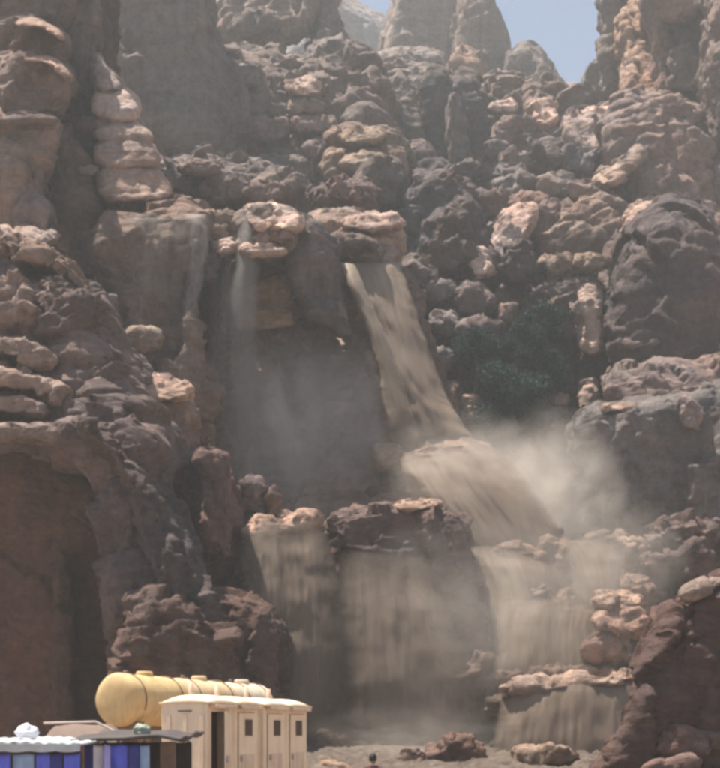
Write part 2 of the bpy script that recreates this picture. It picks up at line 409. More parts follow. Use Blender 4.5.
# ------------------------------------------------------------------ far skyline
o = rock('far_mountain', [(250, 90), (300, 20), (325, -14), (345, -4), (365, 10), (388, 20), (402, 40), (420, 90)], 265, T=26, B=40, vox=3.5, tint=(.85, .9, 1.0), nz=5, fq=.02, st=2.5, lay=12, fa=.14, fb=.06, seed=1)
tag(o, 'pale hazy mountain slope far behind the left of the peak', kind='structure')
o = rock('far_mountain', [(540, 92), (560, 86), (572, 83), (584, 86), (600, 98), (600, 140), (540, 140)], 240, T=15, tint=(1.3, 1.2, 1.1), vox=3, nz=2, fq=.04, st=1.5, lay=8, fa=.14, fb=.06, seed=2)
tag(o, 'tiny pale far hill in the notch under the open sky', kind='structure')
pk = formation('summit_dome', 'double rounded sandstone summit on the skyline left of the open sky')
rock('rock_mass', [(384, 55), (388, 20), (397, -14), (418, -45), (448, -45), (466, -10), (472, 45), (460, 95), (392, 95), (382, 75)], 175, T=11, p=2.6, tint=(1.0, 1.0, 0.98), parent=pk, nz=1.2, fq=.07, st=.7, lay=5, fa=.14, fb=.06, seed=11)
rock('rock_mass', [(450, 60), (455, 8), (468, -22), (484, -16), (496, 12), (503, 34), (511, 47), (518, 92), (486, 115), (452, 100)], 168, T=9, p=2.6, tint=(.84, .84, .82), parent=pk, nz=1.0, fq=.08, st=.6, lay=5, fa=.14, fb=.06, seed=12)
rock('rock_mass', [(360, 72), (382, 50), (440, 47), (448, 75), (440, 100), (380, 105)], 158, T=8, tint=(1, 1, 1), parent=pk, nz=.9, fq=.1, st=1.3, lay=3, fa=.14, fb=.06, seed=13)
rock('ledge', [(415, 90), (440, 88), (455, 52), (470, 48), (485, 60), (480, 80), (450, 96)], 152, T=5, tint=(1.2, 1.0, .85), parent=pk, nz=.7, fq=.15, st=.6, lay=3, seed=14)
o = rock('rock_dome', [(506, 66), (516, 48), (528, 43), (541, 51), (551, 68), (562, 84), (572, 94), (566, 125), (505, 125)], 162, T=9, tint=(.9, .88, .86), nz=1.0, fq=.1, st=.7, lay=4, fa=.14, fb=.06, seed=15)
tag(o, 'small rounded dome on the skyline right of the double summit', kind='structure')

# ------------------------------------------------------------------ right tower
tw = formation('rock_tower', 'tall pinkish sandstone tower filling the top right corner')
rock('pillar', [(580, 88), (590, 68), (600, 58), (618, 60), (630, 110), (604, 122), (582, 108)], 140, T=5, tint=(.78, .78, .76), parent=tw, nz=.8, fq=.15, st=.6, lay=3, seed=20)
rock('pillar', [(600, -60), (640, -60), (645, 60), (640, 125), (612, 120), (597, 62), (602, 25)], 122, T=7, tint=(.78, .77, .77), p=4.8, parent=tw, nz=.9, fq=.12, fl=.6, st=.5, lay=4, seed=21)
rock('pillar', [(622, 8), (640, 2), (662, 10), (664, 60), (660, 104), (640, 112), (622, 100)], 112, T=5, tint=(1.65, 1.35, 1.08), p=4.8, parent=tw, nz=.7, fq=.15, fl=.5, st=.6, lay=4, seed=22)
rock('pillar', [(648, -60), (716, -60), (716, 120), (700, 190), (655, 180), (652, 60)], 110, T=7, tint=(1.05, .9, .86), p=4.8, parent=tw, nz=1.1, fq=.12, fl=.8, st=.7, lay=5, ck=1.0, seed=23)
rock('pillar', [(640, -60), (705, -60), (704, 10), (684, 26), (655, 22)], 105, T=5, tint=(1.15, 1.0, .96), p=4.16, parent=tw, nz=.9, fq=.14, st=.6, lay=3, seed=24)
rock('pillar', [(708, -60), (790, -60), (790, 260), (716, 240), (706, 120)], 100, T=8, tint=(.95, .9, .88), p=4.8, parent=tw, nz=.9, fq=.12, fl=.6, st=.6, lay=5, seed=25)
rock('rock_mass', [(604, 118), (640, 96), (700, 110), (740, 150), (740, 260), (640, 250), (612, 190)], 100, T=8, tint=(1.1, .96, .92), p=4.48, lean=.25, parent=tw, nz=1.1, fq=.13, fl=.5, st=.9, lay=4, wr=.5, wf=.2, seed=26)
rock('ledge', [(660, 50), (690, 44), (716, 60), (716, 96), (672, 98)], 104, T=3, tint=(.78, .78, .78), parent=tw, nz=.6, fq=.2, st=.5, lay=3, seed=27)
rock('ledge', [(622, 104), (660, 98), (690, 112), (688, 126), (640, 124)], 100, T=5, tint=(1.0, .84, .72), parent=tw, nz=.6, fq=.2, st=.5, lay=3, seed=28)

# ------------------------------------------------------------------ upper slopes, left and centre
ul = formation('upper_crag', 'smooth grey crag and stepped ledges across the top of the cliff')
rock('rock_mass', [(95, -50), (106, 40), (128, 86), (150, 150), (200, 170), (238, 165), (250, 110), (220, 50), (205, 10), (200, -50)], 92, T=8, p=5.12, tint=(.72, .76, .78), parent=ul, nz=.8, fq=.1, st=.25, lay=4, fl=.35, fa=.14, fb=.06, seed=30)
rock('rock_mass', [(190, -50), (205, 20), (222, 40), (290, 42), (325, 14), (330, -50)], 128, T=9, tint=(1.1, 1.0, .92), lean=.3, parent=ul, nz=1.3, fq=.1, st=.9, lay=3, wr=.8, wf=.2, seed=31)
rock('ledge', [(226, 30), (240, 13), (262, 9), (280, 17), (284, 27), (262, 33), (236, 36)], 116, T=5, B=8, tint=(.62, .58, .56), parent=ul, nz=.5, fq=.2, st=.3, lay=2, seed=32)
rock('rock_mass', [(236, 34), (284, 30), (286, 60), (262, 72), (238, 66)], 121, T=4, tint=(1.15, 1.02, .92), parent=ul, nz=.6, fq=.2, st=.6, lay=2, seed=33)
rock('pillar', [(302, 62), (316, 14), (325, -16), (334, 4), (344, 26), (350, 48), (346, 66), (330, 84)], 124, T=5, tint=(.78, .78, .78), parent=ul, nz=.7, fq=.15, st=.5, lay=3, seed=34)
rock('rock_mass', [(196, 96), (212, 58), (250, 50), (300, 56), (348, 50), (390, 66), (398, 120), (372, 175), (300, 218), (212, 205), (196, 150)], 104, T=9, p=4.48, lean=.45, tint=(.86, .83, .83), parent=ul, nz=1.3, fq=.1, st=1.1, lay=3, wr=.9, wf=.18, seed=35)
for k, (u, v, wd, h) in enumerate([(304, 88, 34, 17), (305, 106, 38, 16), (315, 124, 42, 15), (262, 130, 50, 26), (238, 76, 40, 22), (325, 150, 44, 22), (290, 172, 60, 26), (222, 150, 40, 34)]):
    lump('ledge', u, v, wd, h, 96 - k * .3, ul, tint=[PALE, TAN, PINK, ONE, GREY, MAUVE, GREY, DK][k], T=4, seed=k + 2)
rock('rock_mass', [(326, 150), (338, 126), (372, 124), (400, 136), (404, 168), (392, 196), (350, 200), (328, 184)], 92, T=5, lean=.3, tint=(1.1, 1.0, .88), parent=ul, nz=.6, fq=.2, st=.9, lay=1.3, seed=36)
rock('ledge', [(334, 136), (352, 128), (384, 131), (386, 140), (350, 146)], 88, T=4, tint=(1.5, 1.4, 1.15), parent=ul, nz=.3, fq=.4, st=.4, lay=.8, seed=39)
rock('ledge', [(338, 160), (372, 150), (392, 156), (380, 168), (346, 172)], 87, T=4, tint=(1.4, 1.3, 1.1), parent=ul, nz=.3, fq=.4, st=.4, lay=.8, seed=29)
rock('rock_mass', [(352, 186), (368, 160), (392, 158), (402, 180), (398, 206), (362, 208)], 85, T=4, tint=(.6, .58, .58), parent=ul, nz=.5, fq=.3, st=.3, lay=1.4, seed=19)
rock('rock_mass', [(372, 74), (392, 62), (440, 66), (446, 92), (440, 142), (402, 150), (380, 122)], 124, T=6, lean=.3, tint=(.92, .9, .9), parent=ul, nz=.9, fq=.14, st=1.2, lay=3, seed=37)
rock('rock_mass', [(430, 72), (452, 76), (484, 80), (494, 132), (486, 172), (442, 176), (424, 132)], 114, T=6, p=4.8, tint=(.48, .49, .51), parent=ul, nz=.8, fq=.14, st=.35, lay=4, fl=.5, seed=38)

mc = formation('boulder_slope', 'jumbled boulder slope between the summit and the waterfalls')
rock('rock_mass', [(478, 84), (520, 76), (566, 96), (610, 108), (622, 160), (610, 215), (540, 235), (480, 205), (470, 130)], 118, T=9, lean=.5, tint=(.9, .88, .88), parent=mc, nz=1.5, fq=.12, st=.9, lay=3, wr=1.4, wf=.22, seed=40)
rock('rock_mass', [(392, 200), (410, 172), (450, 168), (474, 196), (478, 250), (462, 300), (420, 300), (398, 250)], 86, T=6, lean=.2, tint=(.5, .49, .53), parent=mc, nz=1.0, fq=.16, st=.6, lay=3, wr=.7, wf=.25, seed=41)
rock('rock_mass', [(400, 260), (440, 270), (490, 250), (540, 270), (575, 300), (580, 420), (500, 440), (430, 430), (400, 340)], 80, T=7, lean=.3, tint=(.72, .73, .76), parent=mc, nz=1.3, fq=.15, st=.6, lay=2.6, wr=1.2, wf=.28, seed=42)
rock('rock_mass', [(545, 214), (590, 200), (622, 206), (626, 250), (608, 280), (560, 285), (545, 262)], 88, T=6, tint=(1.0, .95, .88), parent=mc, nz=.9, fq=.18, st=.7, lay=2.4, wr=.6, wf=.25, seed=43)
rock('rock_mass', [(556, 280), (580, 272), (606, 276), (610, 360), (606, 420), (570, 430), (556, 380)], 86, T=5, p=4.8, tint=(.7, .7, .7), parent=mc, nz=.7, fq=.2, st=.5, lay=2.4, seed=44)
for k, (pl, Yd, tn) in enumerate([
    ([(400, 150), (428, 138), (440, 170), (436, 196), (404, 200)], 99, (.6, .58, .6)),
    ([(446, 96), (462, 92), (470, 150), (462, 172), (448, 160)], 104, (.7, .7, .72)),
    ([(486, 250), (500, 214), (528, 204), (540, 212), (522, 240), (504, 258)], 82, (2.1, 1.9, 1.8)),
    ([(560, 120), (584, 112), (606, 118), (604, 150), (588, 156), (566, 140)], 99, (1.7, 1.5, 1.42)),
    ([(594, 178), (616, 168), (642, 148), (646, 156), (624, 182), (600, 188)], 92, (1.9, 1.7, 1.5)),
    ([(440, 214), (462, 196), (480, 214), (486, 262), (466, 284), (446, 262)], 77, (.46, .45, .48))]):
    rock('slab', pl, Yd, T=3, tint=tn, parent=mc, nz=.35, fq=.3, st=.2, lay=1.5, seed=240 + k)  # the pale slabs carry sunlight in their tint
jumble = [(503, 106, 30, 12, PALE), (545, 112, 24, 26, PALE), (505, 132, 22, 26, PINK), (518, 160, 34, 22, PINK), (468, 172, 30, 18, DK), (500, 150, 26, 16, MAUVE),
          (514, 184, 34, 32, GREY), (552, 186, 40, 20, ONE), (545, 160, 40, 30, DK), (580, 160, 40, 26, GREY), (592, 134, 26, 34, PALE), (598, 112, 34, 10, PALE),
          (612, 176, 28, 16, TAN), (628, 158, 30, 14, TAN), (580, 190, 30, 18, PINK), (545, 222, 34, 40, MAUVE), (530, 205, 40, 22, PINK),
          (480, 264, 24, 22, PALE), (492, 205, 36, 30, DK), (520, 268, 40, 44, DK), (448, 205, 30, 30, DK), (436, 186, 34, 14, TAN), (455, 240, 40, 50, DK),
          (440, 290, 30, 20, GREY), (470, 300, 40, 26, MAUVE), (420, 275, 34, 26, GREY), (445, 322, 36, 24, GREY), (478, 336, 44, 30, MAUVE), (440, 360, 30, 34, GREY),
          (560, 265, 34, 20, TAN), (590, 262, 34, 16, TAN), (470, 408, 24, 22, PALE), (560, 400, 14, 14, PALE), (508, 312, 20, 16, PINK), (545, 360, 26, 20, MAUVE)]
for k, (u, v, wd, h, tn) in enumerate(jumble):
    Yd = 104 - (v - 106) * 0.16 if v < 240 else 74 - (v - 240) * 0.035
    lump('boulder', u, v, wd, h, Yd, mc, tint=tn, seed=k + 50, nz=None or 0.12 * min(wd, h) / F * Yd)
rock('slab', [(578, 284), (602, 280), (604, 352), (590, 356), (577, 346), (582, 318)], 73, T=2.5, lean=.35, p=4.8, tint=(2.6, 2.45, 2.25), parent=mc, nz=.3, fq=.4, st=.2, seed=46)  # sunlit slab: its brightness is painted by the tint
rock('slab', [(576, 384), (598, 380), (600, 412), (578, 416)], 71.5, T=2, lean=.3, tint=(1.6, 1.45, 1.4), parent=mc, nz=.3, fq=.4, st=.2, seed=47)

# ------------------------------------------------------------------ right-hand domes
rock('rock_mass', [(520, 440), (545, 410), (585, 405), (600, 440), (606, 540), (540, 560), (516, 500)], 70, T=4, lean=.2, tint=(.8, .76, .74), parent=mc, nz=.6, fq=.2, st=.4, lay=2, seed=48)
rd = formation('rock_dome', 'big dark rounded dome on the right below the tower')
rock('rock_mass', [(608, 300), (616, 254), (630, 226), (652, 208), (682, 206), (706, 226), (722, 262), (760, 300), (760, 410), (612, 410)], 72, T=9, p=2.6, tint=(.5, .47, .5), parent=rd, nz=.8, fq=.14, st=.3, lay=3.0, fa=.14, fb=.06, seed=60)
rock('ledge', [(626, 208), (650, 199), (668, 202), (672, 216), (640, 232), (622, 240)], 76, T=3, tint=(2.2, 1.95, 1.75), parent=rd, nz=.4, fq=.3, st=.2, seed=61)  # lit rim of the dome, painted as a pale piece
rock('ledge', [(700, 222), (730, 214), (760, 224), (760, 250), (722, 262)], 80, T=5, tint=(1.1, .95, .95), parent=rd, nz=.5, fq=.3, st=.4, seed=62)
rock('ledge', [(606, 366), (640, 360), (700, 362), (760, 340), (760, 395), (680, 404), (606, 404)], 66, T=6, B=6, lean=.9, tint=(1.0, .93, .93), parent=rd, nz=.5, fq=.25, st=.5, lay=1.6, seed=63)
rock('ledge', [(622, 336), (650, 328), (690, 318), (700, 330), (660, 346), (624, 350)], 66, T=3, lean=.6, tint=(.95, .86, .85), parent=rd, nz=.4, fq=.3, st=.3, seed=64)
rf = formation('smooth_cliff', 'smooth dark grey cliff face on the right beside the spray')
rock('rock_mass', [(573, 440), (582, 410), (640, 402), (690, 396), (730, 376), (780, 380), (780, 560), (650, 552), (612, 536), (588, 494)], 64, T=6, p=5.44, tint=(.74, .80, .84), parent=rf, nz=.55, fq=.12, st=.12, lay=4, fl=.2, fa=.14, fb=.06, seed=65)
lump('ledge', 690, 414, 22, 24, 58, rf, tint=(1.3, 1.2, 1.2), T=1.2, seed=3)
rock('ledge', [(598, 406), (620, 402), (642, 403), (640, 410), (604, 412)], 60, T=2, tint=(1.6, 1.45, 1.3), parent=rf, nz=.15, fq=.6, st=0, seed=66)  # sunlit top edge of the face, put into the colour

# ------------------------------------------------------------------ left wall
lw = formation('left_cliff', 'stacked brown sandstone cliff along the left edge')
LY = 58
rock('ledge', [(-60, -60), (64, -60), (66, 10), (56, 26), (20, 26), (-60, 24)], LY + 3, T=4, p=4.8, tint=(.72, .66, .66), parent=lw, nz=.5, fq=.2, st=.35, lay=2, seed=70)
rock('ledge', [(-60, 20), (14, 19), (40, 20), (62, 36), (64, 58), (30, 66), (-60, 62)], LY + 1.5, T=4, p=4.8, tint=(.82, .74, .73), parent=lw, nz=.4, fq=.25, st=.3, lay=2, seed=71)
rock('ledge', [(-60, 56), (22, 54), (52, 56), (72, 74), (68, 112), (40, 122), (-60, 122)], LY, T=4, p=4.8, tint=(.95, .88, .85), parent=lw, nz=.4, fq=.25, st=.35, lay=2, seed=72)
rock('ledge', [(-60, 116), (40, 114), (60, 120), (60, 150), (46, 168), (-60, 170)], LY - .8, T=4, p=4.8, tint=(1.1, .98, .9), parent=lw, nz=.4, fq=.25, st=.3, lay=2, seed=73)
rock('ledge', [(-60, 162), (30, 160), (44, 168), (46, 232), (20, 244), (-60, 244)], LY - 1, T=4, p=4.8, tint=(1.15, 1.02, .92), parent=lw, nz=.4, fq=.25, st=.25, lay=2, seed=74)
rock('ledge', [(14, 196), (48, 194), (54, 232), (30, 242), (12, 238)], LY - 3, T=2.5, p=4.8, tint=(.95, .9, .95), parent=lw, nz=.25, fq=.4, st=.2, lay=1.5, seed=75)
rock('ledge', [(-40, 236), (20, 230), (54, 232), (60, 240), (30, 252), (-40, 256)], LY - 5, T=3, tint=(1.6, 1.5, 1.45), parent=lw, nz=.2, fq=.5, st=.1, seed=76)  # light on the ledge top is in the pale tint
for k, pl in enumerate([[(14, 21), (40, 19), (60, 30), (66, 42), (56, 36), (38, 25), (16, 26)], [(22, 57), (50, 55), (66, 68), (74, 80), (64, 76), (48, 62), (24, 62)], [(-20, 117), (40, 114), (60, 119), (58, 124), (-20, 124)]]):
    rock('ledge', pl, LY - 3.2 - k * .4, T=1.2, B=3, tint=[(1.7, 1.55, 1.4), (1.7, 1.55, 1.45), (.7, .6, .58)][k], parent=lw, nz=.12, fq=.6, st=0, fa=.1, fb=.04, wp=.1, seed=89)  # pale slivers paint the sunlit edges of the ledges above
rock('rock_mass', [(58, 40), (84, -50), (112, -50), (110, 70), (102, 120), (108, 200), (110, 260), (90, 330), (50, 250), (44, 160)], LY + 9, T=5, p=4.8, tint=(.42, .34, .33), parent=lw, nz=.8, fq=.2, st=.4, lay=2, fl=.5, seed=77)  # crevice shade darkened into the tint
rock('pillar', [(66, -60), (100, -60), (102, 20), (98, 46), (92, 78), (74, 76), (62, 40)], LY + 5, T=3.5, p=4.48, tint=(.72, .68, .66), parent=lw, nz=.6, fq=.25, st=.4, lay=2, seed=78)
rock('pillar', [(60, 78), (84, 72), (92, 100), (88, 150), (80, 160), (62, 130)], LY + 4.5, T=3, p=4.48, tint=(.45, .4, .4), parent=lw, nz=.5, fq=.25, st=.4, lay=2, seed=88)
rock('pillar', [(48, 140), (64, 122), (78, 140), (96, 180), (98, 240), (92, 280), (52, 240)], LY + 2, T=3, p=4.48, tint=(.82, .66, .62), parent=lw, nz=.5, fq=.25, st=.4, lay=1.6, seed=79)
st = formation('stacked_pillar', 'pale pillar of stacked rounded slabs near the top left')
for k, (pl, tn) in enumerate([
    ([(92, 72), (96, 50), (104, 66), (124, 84), (122, 92), (96, 92)], (1.5, 1.4, 1.32)),
    ([(90, 92), (118, 84), (132, 92), (142, 112), (134, 120), (94, 120)], (2.4, 2.2, 2.1)),
    ([(94, 118), (132, 116), (146, 130), (150, 144), (128, 142), (96, 142)], (2.0, 1.85, 1.75)),
    ([(96, 138), (140, 136), (154, 150), (158, 168), (130, 170), (98, 172)], (1.8, 1.68, 1.6)),
    ([(98, 166), (150, 162), (170, 184), (172, 200), (140, 204), (100, 204)], (1.6, 1.5, 1.44))]):
    rock('slab', pl, 61 - k * .5, T=3.2, fa=.12, fb=.05, sm=1, wp=.3, lean=.5, p=4.48, tint=tn, parent=st, nz=.3, fq=.3, st=.25, lay=.9, seed=80 + k)  # slab tints raised to paint sunlight on the pillar
lump('ledge', 84, 175, 26, 26, 59, lw, tint=(.9, .75, .68), seed=4); lump('ledge', 88, 205, 24, 30, 58.5, lw, tint=(1.1, .95, .85), seed=5)
lump('ledge', 86, 170, 22, 9, 57.5, lw, tint=(1.5, 1.4, 1.25), seed=6)
lump('ledge', 88, 128, 26, 14, 60, lw, tint=(1.1, .9, .8), seed=9)

# terrace between left pillar and the central block
tr = formation('rock_terrace', 'grey stepped terrace above the left side falls')
rock('rock_mass', [(120, 190), (170, 158), (235, 156), (290, 175), (330, 205), (320, 240), (220, 236), (140, 232)], 76, T=8, lean=.6, tint=(.92, .92, .92), parent=tr, nz=.7, fq=.2, st=.9, lay=1.6, wr=.5, wf=.3, seed=90)
rock('ledge', [(104, 206), (140, 196), (206, 204), (212, 216), (190, 222), (110, 222)], 61, T=3, B=9, tint=(1.05, .98, .92), parent=tr, nz=.3, fq=.3, st=.2, lay=1, seed=91)
for k, (u, v, wd, h, tn) in enumerate([(185, 182, 60, 20, GREY), (160, 198, 50, 14, ONE), (222, 186, 50, 26, GREY), (262, 192, 36, 20, MAUVE), (345, 205, 60, 30, DK), (350, 190, 44, 20, MAUVE), (200, 168, 40, 14, MAUVE)]):
    lump('ledge', u, v, wd, h, 70 - k * .4, tr, tint=tn, T=4, seed=k + 95)

# left lower: wet column and ledges
lc = formation('wet_column', 'reddish wet rock column between the left cave and the central falls')
rock('rock_mass', [(104, 218), (150, 212), (200, 216), (208, 250), (196, 310), (202, 400), (214, 470), (240, 520), (240, 640), (190, 640), (150, 470), (122, 380), (112, 300)], 57, T=4.5, p=4.8, tint=(.88, .76, .68), parent=lc, nz=.7, fq=.2, st=.5, lay=2.2, fl=.5, seed=100)
rock('ledge', [(122, 336), (132, 326), (158, 328), (162, 344), (140, 352), (124, 350)], 53, T=2, tint=(1.3, 1.25, 1.1), parent=lc, nz=.2, fq=.4, st=.1, seed=101)
rock('ledge', [(124, 400), (132, 382), (160, 379), (184, 386), (194, 406), (196, 480), (150, 480), (130, 440)], 51.5, T=3.5, p=4.48, tint=(1.15, .95, .9), parent=lc, nz=.35, fq=.3, st=.3, lay=1.6, seed=102)
rock('ledge', [(128, 392), (136, 380), (162, 377), (186, 386), (192, 398), (160, 402), (132, 400)], 49.5, T=2.5, tint=(2.2, 1.9, 1.7), parent=lc, nz=.2, fq=.4, st=.1, seed=103)  # lighter cap paints the sunlit top of the ledge
rock('ledge', [(196, 458), (202, 450), (222, 450), (228, 470), (238, 552), (216, 566), (200, 540)], 48.5, T=2.4, p=4.48, tint=(.9, .66, .62), parent=lc, nz=.25, fq=.4, st=.2, lay=1.5, seed=104)
rock('ledge', [(196, 300), (206, 260), (216, 240), (222, 260), (214, 330), (204, 420), (196, 400)], 62, T=2, tint=(.5, .46, .48), parent=lc, nz=.3, fq=.3, st=.2, seed=105)  # dark tint paints the shade of the slot

# left mound
lm = formation('grey_mound', 'grey layered rock mound on the left above the cave')
rock('rock_mass', [(-60, 262), (24, 246), (62, 258), (84, 284), (104, 332), (132, 392), (156, 440), (150, 490), (90, 470), (-60, 440)], 49, T=5, p=4.48, lean=.3, tint=(.72, .7, .74), parent=lm, nz=.7, fq=.22, st=.55, lay=1.5, wr=.4, wf=.35, seed=110)
rock('ledge', [(-20, 250), (26, 238), (66, 258), (88, 290), (104, 320), (98, 326), (78, 292), (54, 268), (20, 256)], 47.5, T=2, tint=(1.15, 1.08, .98), parent=lm, nz=.2, fq=.5, st=.1, cen=(56, 262), seed=111)
for k, (u, v, wd, h, tn) in enumerate([(8, 304, 44, 54, (1.2, 1.15, 1.15)), (12, 376, 64, 26, (1.1, 1.08, 1.08)), (66, 312, 50, 54, DK), (78, 402, 34, 14, (1.25, 1.15, 1.05)), (96, 372, 56, 50, DK), (116, 420, 50, 34, MAUVE)]):
    lump('ledge', u, v, wd, h, 45.6 - k * .05, lm, tint=tn, T=1.6, seed=k + 112, st=.3, lay=.5)
for k, pl in enumerate([[(-40, 344), (16, 336), (44, 346), (58, 362), (40, 366), (10, 354), (-40, 358)], [(-40, 372), (20, 366), (46, 378), (70, 398), (50, 400), (20, 384), (-40, 388)], [(-40, 398), (14, 392), (40, 402), (56, 416), (30, 416), (-40, 410)]]):
    rock('ledge', pl, 43.8 - k * .4, T=1.2, tint=(1.25, 1.2, 1.18), parent=lm, nz=.15, fq=.7, st=.1, lay=.5, seed=128 + k, wp=.3)
# near left buttress with cave
cv = formation('cave_buttress', 'dark buttress with an arched brown overhang at lower left')
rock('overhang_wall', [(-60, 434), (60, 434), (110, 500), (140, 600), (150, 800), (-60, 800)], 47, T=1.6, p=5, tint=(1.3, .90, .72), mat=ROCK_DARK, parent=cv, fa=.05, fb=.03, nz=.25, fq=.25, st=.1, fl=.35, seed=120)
for k, pl in enumerate([[(-60, 424), (30, 424), (64, 420), (100, 430), (96, 448), (60, 442), (-60, 437)],
                        [(50, 432), (92, 408), (132, 424), (160, 470), (150, 505), (104, 500), (76, 456)],
                        [(92, 480), (150, 460), (176, 505), (196, 560), (180, 600), (118, 586), (108, 530)],
                        [(110, 556), (186, 530), (214, 610), (232, 690), (150, 716), (124, 670), (116, 610)],
                        [(120, 650), (222, 640), (248, 730), (250, 810), (130, 810)]]):
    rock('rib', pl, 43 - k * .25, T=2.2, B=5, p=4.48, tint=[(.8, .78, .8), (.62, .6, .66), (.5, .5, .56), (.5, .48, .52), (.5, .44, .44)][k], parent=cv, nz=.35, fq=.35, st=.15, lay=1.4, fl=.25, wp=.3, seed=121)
rock('ledge', [(-60, 428), (40, 425), (64, 434), (52, 440), (-60, 438)], 41.5, T=1.2, tint=(1.2, 1.15, 1.1), parent=cv, nz=.12, fq=.6, st=.05, seed=122)
rock('rib', [(80, 425), (96, 424), (130, 450), (168, 520), (196, 620), (180, 640), (150, 560), (120, 470)], 40.8, T=1.4, tint=(.42, .4, .42), cen=(132, 500), parent=cv, nz=.25, fq=.4, st=.1, seed=124)
rock('rib', [(120, 600), (160, 590), (215, 620), (235, 690), (240, 800), (110, 800)], 40, T=2, p=4.8, tint=(.55, .46, .44), parent=cv, nz=.3, fq=.35, st=.3, lay=1.2, seed=125)
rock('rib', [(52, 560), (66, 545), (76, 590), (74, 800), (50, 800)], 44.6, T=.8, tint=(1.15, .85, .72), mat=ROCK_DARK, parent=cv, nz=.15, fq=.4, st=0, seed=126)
rock('rock_mass', [(196, 600), (240, 590), (276, 610), (284, 660), (270, 800), (200, 800)], 45, T=2.5, tint=(.62, .5, .46), parent=cv, nz=.4, fq=.3, st=.3, lay=1.6, seed=127)

# ------------------------------------------------------------------ central block
cb = formation('central_crag', 'central flat-topped crag with an overhanging lip and hollow')
rock('back_wall', [(188, 250), (290, 240), (360, 300), (400, 340), (410, 540), (180, 540)], 65, T=2.5, p=5, tint=(2.2, 1.9, 1.7), parent=cb, nz=.5, fq=.2, st=.2, lay=2.5, fl=.5, seed=130)  # tint raised in place of light missing in the hollow
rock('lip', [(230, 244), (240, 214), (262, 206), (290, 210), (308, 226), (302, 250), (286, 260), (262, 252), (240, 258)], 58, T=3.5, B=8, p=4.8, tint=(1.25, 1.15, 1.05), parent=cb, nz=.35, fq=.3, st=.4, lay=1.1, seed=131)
rock('lip', [(238, 214), (262, 206), (292, 210), (306, 226), (280, 230), (250, 228)], 56.5, T=2.5, B=6, p=4.16, lean=1.1, tint=(2.7, 2.4, 2.2), parent=cb, nz=.25, fq=.4, st=.2, lay=1, seed=132)  # sunlit top of the lip, painted as a paler layer
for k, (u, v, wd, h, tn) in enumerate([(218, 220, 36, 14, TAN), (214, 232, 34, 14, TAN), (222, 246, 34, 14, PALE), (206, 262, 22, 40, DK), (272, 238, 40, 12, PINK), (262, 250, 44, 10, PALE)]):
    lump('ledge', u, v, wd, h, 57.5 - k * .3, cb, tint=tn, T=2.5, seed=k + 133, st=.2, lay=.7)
rock('shoulder', [(288, 218), (314, 222), (332, 248), (342, 290), (346, 332), (330, 326), (302, 302), (284, 266), (280, 236)], 58.5, T=3.5, p=4.16, tint=(.66, .64, .68), parent=cb, nz=.5, fq=.3, st=.3, lay=1.4, seed=140)
rock('shoulder', [(298, 290), (322, 300), (346, 310), (350, 338), (328, 332), (304, 312)], 56.5, T=1.5, tint=(.45, .43, .44), parent=cb, nz=.3, fq=.4, st=.2, lay=1, seed=141)
rock('ledge', [(234, 290), (252, 284), (276, 276), (292, 272), (294, 326), (262, 330), (234, 330)], 60.0, T=1.0, p=9, sm=0, fa=.04, fb=.02, wp=.12, mat=TAN_SUNLIT, tint=(1.1, 1.05, 1.0), parent=cb, nz=.1, fq=.4, st=0, seed=142)  # patch of sunlight on the wall, painted as a tan piece
rock('ledge', [(232, 258), (258, 252), (286, 258), (290, 284), (262, 300), (234, 290)], 61, T=1.6, p=4.8, tint=(.7, .56, .5), parent=cb, nz=.15, fq=.4, st=.05, seed=143)  # lip's cast shadow painted as a dark brown piece
rock('ledge', [(296, 370), (330, 366), (340, 400), (330, 420), (294, 416)], 62.2, T=1.2, p=5.6, tint=(1.0, .9, .86), parent=cb, nz=.2, fq=.4, st=.1, seed=144)
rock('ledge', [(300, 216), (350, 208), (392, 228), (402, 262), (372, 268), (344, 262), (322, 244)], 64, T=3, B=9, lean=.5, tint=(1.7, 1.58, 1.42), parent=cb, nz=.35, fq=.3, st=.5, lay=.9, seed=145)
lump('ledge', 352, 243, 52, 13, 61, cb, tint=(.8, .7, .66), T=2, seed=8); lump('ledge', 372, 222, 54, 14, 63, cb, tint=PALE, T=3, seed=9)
rock('rock_mass', [(338, 262), (400, 262), (424, 320), (466, 430), (480, 470), (390, 480), (372, 400), (350, 320)], 66, T=2.5, p=4.8, tint=(.75, .68, .62), parent=cb, nz=.5, fq=.2, st=.3, lay=2, seed=146)

# ------------------------------------------------------------------ lower block below the falls
lb = formation('lower_crag', 'lower flat-topped crag streaked with muddy water at centre')
rock('rock_mass', [(226, 540), (240, 520), (300, 515), (360, 508), (432, 502), (458, 516), (474, 570), (492, 620), (500, 690), (490, 800), (236, 800), (226, 660)], 53, T=3, B=8, p=4, tint=(.95, .84, .76), parent=lb, nz=.5, fq=.22, st=.45, lay=2.2, fl=.8, seed=150)
rock('ledge', [(238, 528), (262, 517), (318, 514), (320, 524), (280, 534), (244, 540)], 50, T=2.4, B=5, tint=(2.2, 2.0, 1.8), parent=lb, nz=.15, fq=.5, st=.1, seed=151)  # sunlight along the crag top is put into this tint
rock('ledge', [(322, 522), (350, 510), (400, 504), (424, 506), (430, 545), (420, 574), (366, 566), (336, 548)], 50, T=2.2, p=4.8, tint=(.62, .58, .6), parent=lb, nz=.35, fq=.4, st=.4, lay=1, seed=152)
rock('ledge', [(390, 506), (412, 500), (440, 501), (442, 508), (400, 512)], 49.6, T=2, tint=(1.6, 1.45, 1.3), parent=lb, nz=.1, fq=.6, st=0, seed=153)  # thin lit line on the edge, painted pale
